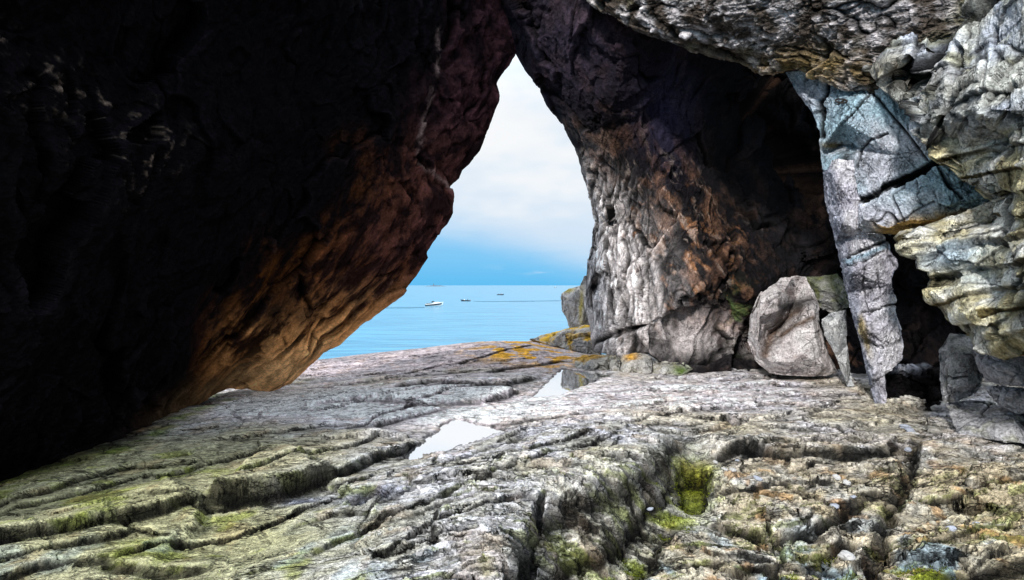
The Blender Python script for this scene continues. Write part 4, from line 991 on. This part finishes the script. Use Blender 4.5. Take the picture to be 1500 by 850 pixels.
def hull_secs(Ln, B, H, sheer, z0=0.0, z1=1.0, inset=0.0):
    """hull sections from stern to bow; each from port sheer, round the keel, to starboard sheer"""
    S = []
    for k in range(13):
        t = k / 12
        b = B / 2 * (1 - max(0, (t - .45) / .55) ** 2.2) * (.9 + .1 * min(1, t * 4)) + .01 - inset
        top = H + sheer * t ** 2.2; keel = -.28 + .30 * max(0, (t - .6) / .4) ** 2 + max(0, t - .9) * 3
        x = -Ln / 2 + Ln * t + .12 * Ln * max(0, t - .75) * 0
        row = []
        for s, zf in ((-1, 1), (-1, .80), (-.92, .40), (-.5, .06), (0, 0), (.5, .06), (.92, .40), (1, .80), (1, 1)):
            zz = keel + (top - keel) * zf
            row.append((x + (.10 * Ln * t * t * zf * .6), s * max(.012, b) * (.86 + .14 * zf), zz))
        S.append(row)
    return S


def box(x0, x1, y0, y1, z0, z1, tx=0.0, ty=0.0):
    V = [(x0, y0, z0), (x1, y0, z0), (x1, y1, z0), (x0, y1, z0), (x0 + tx, y0 + ty, z1), (x1 - tx, y0 + ty, z1), (x1 - tx, y1 - ty, z1), (x0 + tx, y1 - ty, z1)]
    return V, [(3, 2, 1, 0), (4, 5, 6, 7), (0, 1, 5, 4), (1, 2, 6, 5), (2, 3, 7, 6), (3, 0, 4, 7)]


def boat_root(px, py, yaw, label, pitch=0.0):
    d = 9.6 * F / (py - CY)
    o = bpy.data.objects.new('motorboat', None); col.objects.link(o)
    o.location = ((px - CX) / F * d, d, SEA_Z); o.rotation_euler = (0, pitch, yaw); o.empty_display_size = .5
    return tag(o, label, 'boat', 'boats out on the sea')


def outboard(root, x, mat):
    V, Fc = box(x - .42, x - .05, -.18, .18, .55, 1.12, .06, .04)
    o = from_bm('outboard_motor', V, Fc, mat, root)
    V, Fc = box(x - .30, x - .12, -.06, .06, -.5, .56)
    from_bm('motor_leg', V, Fc, mat, o)


def person(x, y, z, yaw, label, cloth, standing=False):
    """a small figure in one skinned surface"""
    o = bpy.data.objects.new('person', bpy.data.meshes.new('person')); col.objects.link(o)
    J = [(0, 0, .12), (0, 0, .38), (.02, 0, .56), (.02, 0, .66), (.03, 0, .80), (.03, 0, .90),
         (.02, .19, .52), (.10, .25, .28), (.30, .18, .22), (.02, -.19, .52), (.10, -.25, .28), (.30, -.18, .22),
         (.05, .10, .08), (.42, .12, .12), (.46, .12, -.32), (.58, .12, -.34), (.05, -.10, .08), (.42, -.12, .12), (.46, -.12, -.32), (.58, -.12, -.34)]
    E = [(0, 1), (1, 2), (2, 3), (3, 4), (4, 5), (2, 6), (6, 7), (7, 8), (2, 9), (9, 10), (10, 11), (0, 12), (12, 13), (13, 14), (14, 15), (0, 16), (16, 17), (17, 18), (18, 19)]
    R = [.15, .15, .15, .06, .105, .07, .075, .05, .04, .075, .05, .04, .10, .075, .055, .05, .10, .075, .055, .05]
    if standing:
        for k in (13, 17): J[k] = (.06, J[k][1], -.36)
        for k in (14, 18): J[k] = (.0, J[k][1], -.78)
        for k in (15, 19): J[k] = (.14, J[k][1], -.80)
    o.data.from_pydata(J, E, []); o.data.update()
    sk = o.modifiers.new('skin', 'SKIN')
    for v, r in zip(o.data.skin_vertices[0].data, R): v.radius = (r, r)
    o.data.skin_vertices[0].data[0].use_root = True
    ss = o.modifiers.new('sub', 'SUBSURF'); ss.levels = 1; ss.render_levels = 1
    o.data.materials.append(cloth)
    o.location = (x, y, z); o.rotation_euler = (0, 0, yaw)
    tag(o, label, 'person')
    return o


# white cabin motorboat, running to the right
b1 = boat_root(636, 448.5, math.radians(8), 'white cabin motorboat with a dark side band, largest and leftmost boat on the sea', -.05)
V, Fc = loft(hull_secs(7.8, 2.5, 1.2, .55)); from_bm('hull', V, Fc, M_WHITE, b1)
band = []
for s in (-1, 1):
    S = hull_secs(7.8, 2.5, 1.2, .55, inset=-.02)
    a = [r[1] if s < 0 else r[7] for r in S]; b_ = [r[2] if s < 0 else r[6] for r in S]
    V = a + b_; n = len(a); band += [(V, [(i, i + 1, n + i + 1, n + i) for i in range(n - 2)])]
for V, Fc in band: from_bm('side_band', V, Fc, M_NAVY, b1)
V, Fc = box(-.6, 2.7, -.95, .95, 1.2, 1.75, .45, .14); from_bm('cabin', V, Fc, M_WHITE, b1)
V, Fc = box(-1.3, .35, -.9, .9, 1.70, 2.35, .35, .12); from_bm('windscreen', V, Fc, M_GLASS, b1)
V, Fc = box(-3.5, -1.2, -1.0, 1.0, 1.1, 1.42); from_bm('seat', V, Fc, M_NAVY, b1)
outboard(b1, -3.75, M_NAVY)
# open dinghy with a helmsman, bow to the left
b2 = boat_root(682, 441.4, math.radians(172), 'small dark open boat with one seated person, middle of the three near boats', 0)
V, Fc = loft(hull_secs(5.6, 1.9, .55, .5)); from_bm('hull', V, Fc, M_NAVY, b2)
for x in (-1.4, .2): V, Fc = box(x - .15, x + .15, -.8, .8, .56, .64); from_bm('bench', V, Fc, M_WOOD, b2)
V, Fc = box(.5, 1.0, -.4, .4, .55, 1.15, .08, .05); from_bm('steering_console', V, Fc, M_WHITE, b2)
outboard(b2, -2.75, M_GREYP)
w = b2.location; ya = b2.rotation_euler.z
person(w.x - 1.4 * math.cos(ya), w.y - 1.4 * math.sin(ya), w.z + .66, ya, 'person in dark clothing sitting in the stern of the small dark open boat', M_CLOTH)
# farther fishing boat side on with two people
b3 = boat_root(733, 432.4, math.radians(4), 'low dark open boat with two people aboard, near the horizon right of the others', 0)
V, Fc = loft(hull_secs(6.6, 2.2, .7, .4)); from_bm('hull', V, Fc, M_NAVY, b3)
V, Fc = box(-.2, .6, -.5, .5, .7, 1.5, .1, .06); from_bm('steering_console', V, Fc, M_GREYP, b3)
for x in (-1.8, 1.4): V, Fc = box(x - .15, x + .15, -.9, .9, .70, .78); from_bm('bench', V, Fc, M_WOOD, b3)
outboard(b3, -3.25, M_GREYP)
w = b3.location
person(w.x - 1.8, w.y, w.z + .82, 0.07, 'person in dark clothing sitting aft in the far low boat', M_CLOTH)
person(w.x + 1.4, w.y, w.z + .82, 3.2, 'person in an orange vest sitting forward in the far low boat', M_CLOTH2)
# a speck on the horizon
b4 = boat_root(813.5, 421.8, math.radians(12), 'tiny pale boat almost on the horizon beside the grey outcrop', 0)
V, Fc = loft(hull_secs(8.0, 3.0, 1.2, .8)); from_bm('hull', V, Fc, M_NAVY, b4)
V, Fc = box(-1.5, 2.0, -1.0, 1.0, 1.2, 2.9, .4, .15); from_bm('cabin', V, Fc, M_WHITE, b4)

# ---- wakes: strips of disturbed, darker water
M_WAKE, _ = water_mat('ruffled_wake_water', (.03, .17, .28), .45, 2.2, .9, detail=5, stretch=(.6, 1.4, 1), dist=.5)
for lab, pts in (('wake', [(622, 450.6, .9), (600, 451, 1.1), (575, 451.2, 1.0), (545, 451.5, .6)]), ('wake', [(694, 441.6, .3), (715, 442, .6), (745, 441.7, .9), (780, 441.3, .8), (810, 440.8, .7), (830, 440.6, .5)])):
    V = []
    px_ = np.linspace(pts[0][0], pts[-1][0], 60)
    A = np.array(pts); o_ = np.argsort(A[:, 0])
    for k, x in enumerate(px_):
        y = np.interp(x, A[o_, 0], A[o_, 1]); wd = np.interp(x, A[o_, 0], A[o_, 2]) * (.5 + .8 * random.random())
        for yy in (y - wd / 2, y + wd / 2):
            d = 9.6 * F / (yy - CY); V.append(((x - CX) / F * d, d, SEA_Z + .12))
    V = np.array(V); c0 = V.mean(0)
    o = from_bm('boat_wake', V - c0, [(2 * k, 2 * k + 1, 2 * k + 3, 2 * k + 2) for k in range(59)], M_WAKE, loc=c0)
    tag(o, kind='structure')

# ---- skerry with a beacon on the horizon
d = 4200.0
c0 = at(638, 418, d); c0[2] = SEA_Z
th = np.linspace(0, 2 * math.pi, 60, endpoint=False); rr = np.linspace(0, 1, 12)
R_, T_ = np.meshgrid(rr, th, indexing='ij')
x_ = R_ * np.cos(T_) * 95; y_ = R_ * np.sin(T_) * 30
z_ = (1 - R_ ** 2) * (9 + 7 * fbm(np.c_[x_.ravel() / 25, y_.ravel() / 25, x_.ravel() * 0], 4, 77).reshape(x_.shape)) - 1
M_SKERRY = plain_mat('distant_rock', (.09, .12, .15), .9)
isl = grid_mesh('skerry', np.stack([x_, y_, z_], -1) + c0, True, None, c0); isl.data.materials.append(M_SKERRY)
tag(isl, 'low dark rocky skerry on the horizon at the left', 'island')
bc = bpy.data.objects.new('beacon', None); col.objects.link(bc); bc.location = (c0[0] - 15, c0[1], c0[2] + 8)
tag(bc, 'small beacon tower standing on the low skerry at the horizon', 'beacon')
n = 12; prof = [(3.2, 0), (2.4, 12), (3.0, 12.2), (3.0, 12.8), (1.6, 13)]
V = [(r * math.cos(2 * math.pi * k / n), r * math.sin(2 * math.pi * k / n), z) for r, z in prof for k in range(n)]
Fc = [(i * n + k, i * n + (k + 1) % n, (i + 1) * n + (k + 1) % n, (i + 1) * n + k) for i in range(len(prof) - 1) for k in range(n)]
from_bm('tower', V, Fc, M_GREYP, bc, True)
prof = [(1.5, 13), (1.5, 15), (1.8, 15.1), (.1, 16.6)]
V = [(r * math.cos(2 * math.pi * k / n), r * math.sin(2 * math.pi * k / n), z) for r, z in prof for k in range(n)]
Fc = [(i * n + k, i * n + (k + 1) % n, (i + 1) * n + (k + 1) % n, (i + 1) * n + k) for i in range(len(prof) - 1) for k in range(n)]
from_bm('lantern', V, Fc, M_GLASS, bc, True)

# ---- iron ring bolt in the slab
def tube(pts, r, n=8, closed=False):
    pts = [Vector(p) for p in pts]; V = []; m = len(pts)
    for k, p in enumerate(pts):
        a = pts[(k - 1) % m] if (closed or k > 0) else p; b = pts[(k + 1) % m] if (closed or k < m - 1) else p
        t = (b - a).normalized(); u = t.cross(Vector((.31, .2, .93))).normalized(); v = t.cross(u)
        V += [tuple(p + r * (math.cos(2 * math.pi * j / n) * u + math.sin(2 * math.pi * j / n) * v)) for j in range(n)]
    Fc = [(k * n + j, k * n + (j + 1) % n, ((k + 1) % m) * n + (j + 1) % n, ((k + 1) % m) * n + j) for k in range(m if closed else m - 1) for j in range(n)]
    if not closed: Fc += [tuple(range(n))[::-1], tuple(range((m - 1) * n, m * n))]
    return V, Fc


rb = bpy.data.objects.new('ring_bolt', None); col.objects.link(rb)
a0 = at(1231, 151, 6.97); rb.location = a0; tag(rb, 'small black iron ring bolt fixed in the blue-grey slab', 'ring bolt')
V, Fc = tube([(.03, .18, .01), (0, .0, 0), (-.05, -.14, -.02)], .016); from_bm('bolt', V, Fc, M_IRON, rb, True)
V, Fc = tube([(-.09 + .075 * math.cos(t), -.16 + .02 * math.sin(t), -.03 + .032 * math.sin(t)) for t in np.linspace(0, 2 * math.pi, 24, endpoint=False)], .011, 8, True)
from_bm('ring', V, Fc, M_IRON, rb, True)

# ---- loose stones washed into the gullies
M_PEB = []
for k, cc in enumerate(((.30, .32, .37), (.42, .41, .40), (.24, .22, .20), (.36, .33, .26))):
    M_PEB.append(plain_mat('loose_stone_%s' % ('slate', 'pale', 'brown', 'tan')[k], cc, .8, .2, var=.35))


def stone_mesh(seed):
    import bmesh
    bm = bmesh.new(); bmesh.ops.create_icosphere(bm, subdivisions=3, radius=1)
    P_ = np.array([v.co[:] for v in bm.verts])
    h, e, i = crag(P_ * 1.1 + seed * 3.1, 950 + seed)
    k = 1 + .28 * h + .10 * fbm(P_ * 3 + seed, 3, 951)
    for v, s in zip(bm.verts, k): v.co = v.co * float(s)
    me = bpy.data.meshes.new('loose_stone'); bm.to_mesh(me); bm.free()
    return me


SM = []
for k in range(6):
    me = stone_mesh(k); me.materials.append(M_PEB[k % 4]); SM.append(me)
ADJ = ('slate grey', 'pale', 'dark brown', 'tan')
rs = random.Random(5)
for x, y, s in ((1333, 641, .045), (1326, 652, .04), (1318, 664, .035), (1340, 655, .03), (1330, 668, .03), (1062, 722, .03), (1074, 730, .028), (1086, 740, .03), (1098, 736, .025), (1060, 735, .022), (1110, 752, .03), (1080, 716, .02), (1048, 712, .022), (1118, 764, .026), (1225, 770, .03),
                (1240, 782, .03), (1222, 800, .028), (1180, 830, .04), (1250, 806, .022), (1240, 834, .05), (1050, 822, .04), (952, 770, .022), (1392, 812, .03), (1366, 800, .022), (1430, 806, .025)):
    W = plan([(x, y)])[0]
    z = ground_z(*W); dd_ = (CAMZ - z) * F / (y - CY); X_, Y_ = (x - CX) / F * dd_, dd_; z = ground_z(X_, Y_)
    k = rs.randrange(6)
    o = bpy.data.objects.new('loose_stone', SM[k]); col.objects.link(o)
    o.location = (X_, Y_, z + s * .25); o.rotation_euler = (rs.uniform(-.3, .3), rs.uniform(-.3, .3), rs.uniform(0, 6)); o.scale = (s * rs.uniform(1, 1.6), s, s * rs.uniform(.5, .8))
    tag(o, 'small loose stone lying in a gully of the right foreground rock', 'stone', 'loose stones in the gullies')

# ================================================================== SKY, SUN, CAMERA
SUN_EL, SUN_AZ = math.radians(29), math.radians(-148)     # behind the viewer and a little to the left (azimuth from +Y towards +X)
w = bpy.data.worlds.new('World'); scene.world = w; w.use_nodes = True
N = w.node_tree.nodes; L = w.node_tree.links
bg = N['Background']
sky = N.new('ShaderNodeTexSky'); sky.sky_type = 'NISHITA'; sky.sun_disc = False; sky.sun_elevation = SUN_EL; sky.sun_rotation = SUN_AZ
tc = N.new('ShaderNodeTexCoord'); sep = N.new('ShaderNodeSeparateXYZ'); L.new(tc.outputs['Generated'], sep.inputs[0])


def mth(op, a, b=None, c=None, clamp=False):
    n = N.new('ShaderNodeMath'); n.operation = op; n.use_clamp = clamp
    for k, v in enumerate((a, b, c)):
        if v is None: continue
        if isinstance(v, (int, float)): n.inputs[k].default_value = v
        else: L.new(v, n.inputs[k])
    return n.outputs[0]


def ramp(v, lo, hi, a=0.0, b=1.0):
    n = N.new('ShaderNodeMapRange'); n.interpolation_type = 'SMOOTHSTEP'; L.new(v, n.inputs[0])
    for k, x in zip((1, 2, 3, 4), (lo, hi, a, b)): n.inputs[k].default_value = x
    return n.outputs[0]


def mixn(f, a, b):
    n = N.new('ShaderNodeMix'); n.data_type = 'RGBA'
    if isinstance(f, float): n.inputs['Factor'].default_value = f
    else: L.new(f, n.inputs['Factor'])
    for k, v in (('A', a), ('B', b)):
        if isinstance(v, tuple): n.inputs[k].default_value = (*v, 1)
        else: L.new(v, n.inputs[k])
    return n.outputs['Result']


def noise(scale, st, detail=5, rough=.55):
    mp = N.new('ShaderNodeMapping'); mp.inputs['Scale'].default_value = st; L.new(tc.outputs['Generated'], mp.inputs[0])
    n = N.new('ShaderNodeTexNoise'); n.inputs['Scale'].default_value = scale; n.inputs['Detail'].default_value = detail; n.inputs['Roughness'].default_value = rough
    L.new(mp.outputs[0], n.inputs['Vector']); return n.outputs['Fac']


nz = noise(3.0, (1, 1, 4.5)); nz2 = noise(7.0, (1, 1, 7)); nzf = noise(2.2, (1, 1, 2.4), 4)
elev = sep.outputs['Z']
edge = mth('MULTIPLY_ADD', sep.outputs['X'], -.26, .078)                 # the cloud base climbs to the left
edge = mth('MAXIMUM', edge, .02)
h = mth('SUBTRACT', elev, edge)
h = mth('ADD', h, mth('MULTIPLY_ADD', nz, .09, -.045))
cloud = ramp(h, -.055, .07)
streak = mth('MULTIPLY', ramp(nz2, .5, .68), mth('MULTIPLY', ramp(elev, .008, .03), ramp(sep.outputs['X'], -.08, .15)))
cloud = mth('MAXIMUM', cloud, mth('MULTIPLY', streak, .8))
sk10 = N.new('ShaderNodeVectorMath'); sk10.operation = 'SCALE'; sk10.inputs['Scale'].default_value = .10; L.new(sky.outputs[0], sk10.inputs[0])
blue = mixn(ramp(elev, 0.0, .10), (.11, .54, .95), (.24, .60, .96))
blue = mixn(.92, sk10.outputs[0], blue)
cw = mixn(ramp(nzf, .38, .62), (.66, .79, .93), (.93, .95, .97))
zen = ramp(elev, .30, .85, 1.0, 3.1)
cz = N.new('ShaderNodeVectorMath'); cz.operation = 'SCALE'; L.new(cw, cz.inputs[0]); L.new(zen, cz.inputs['Scale'])
fin = mixn(cloud, blue, cz.outputs[0])
L.new(fin, bg.inputs['Color']); bg.inputs['Strength'].default_value = 1.0
SKY_BG = bg

sun = bpy.data.lights.new('sun', 'SUN'); sun.energy = 4.2; sun.angle = math.radians(5); sun.color = (1, .97, .93)
so = bpy.data.objects.new('sun', sun); col.objects.link(so)
dv = Vector((math.sin(SUN_AZ) * math.cos(SUN_EL), math.cos(SUN_AZ) * math.cos(SUN_EL), math.sin(SUN_EL)))
so.rotation_euler = dv.to_track_quat('Z', 'Y').to_euler(); so.location = (0, -5, 8)

cam = bpy.data.cameras.new('camera'); cam.lens = 18; cam.sensor_width = 36; cam.clip_start = .05; cam.clip_end = 60000
cam.shift_y = (CY - 425) / 1500
co = bpy.data.objects.new('camera', cam); col.objects.link(co); co.location = (0, 0, CAMZ); co.rotation_euler = (math.radians(90), 0, 0)
scene.camera = co
scene.view_settings.view_transform = 'Standard'; scene.view_settings.look = 'None'; scene.view_settings.exposure = 0; scene.view_settings.gamma = 1
scene.cycles.max_bounces = 6; scene.cycles.diffuse_bounces = 4
scene.cycles.use_denoising = True
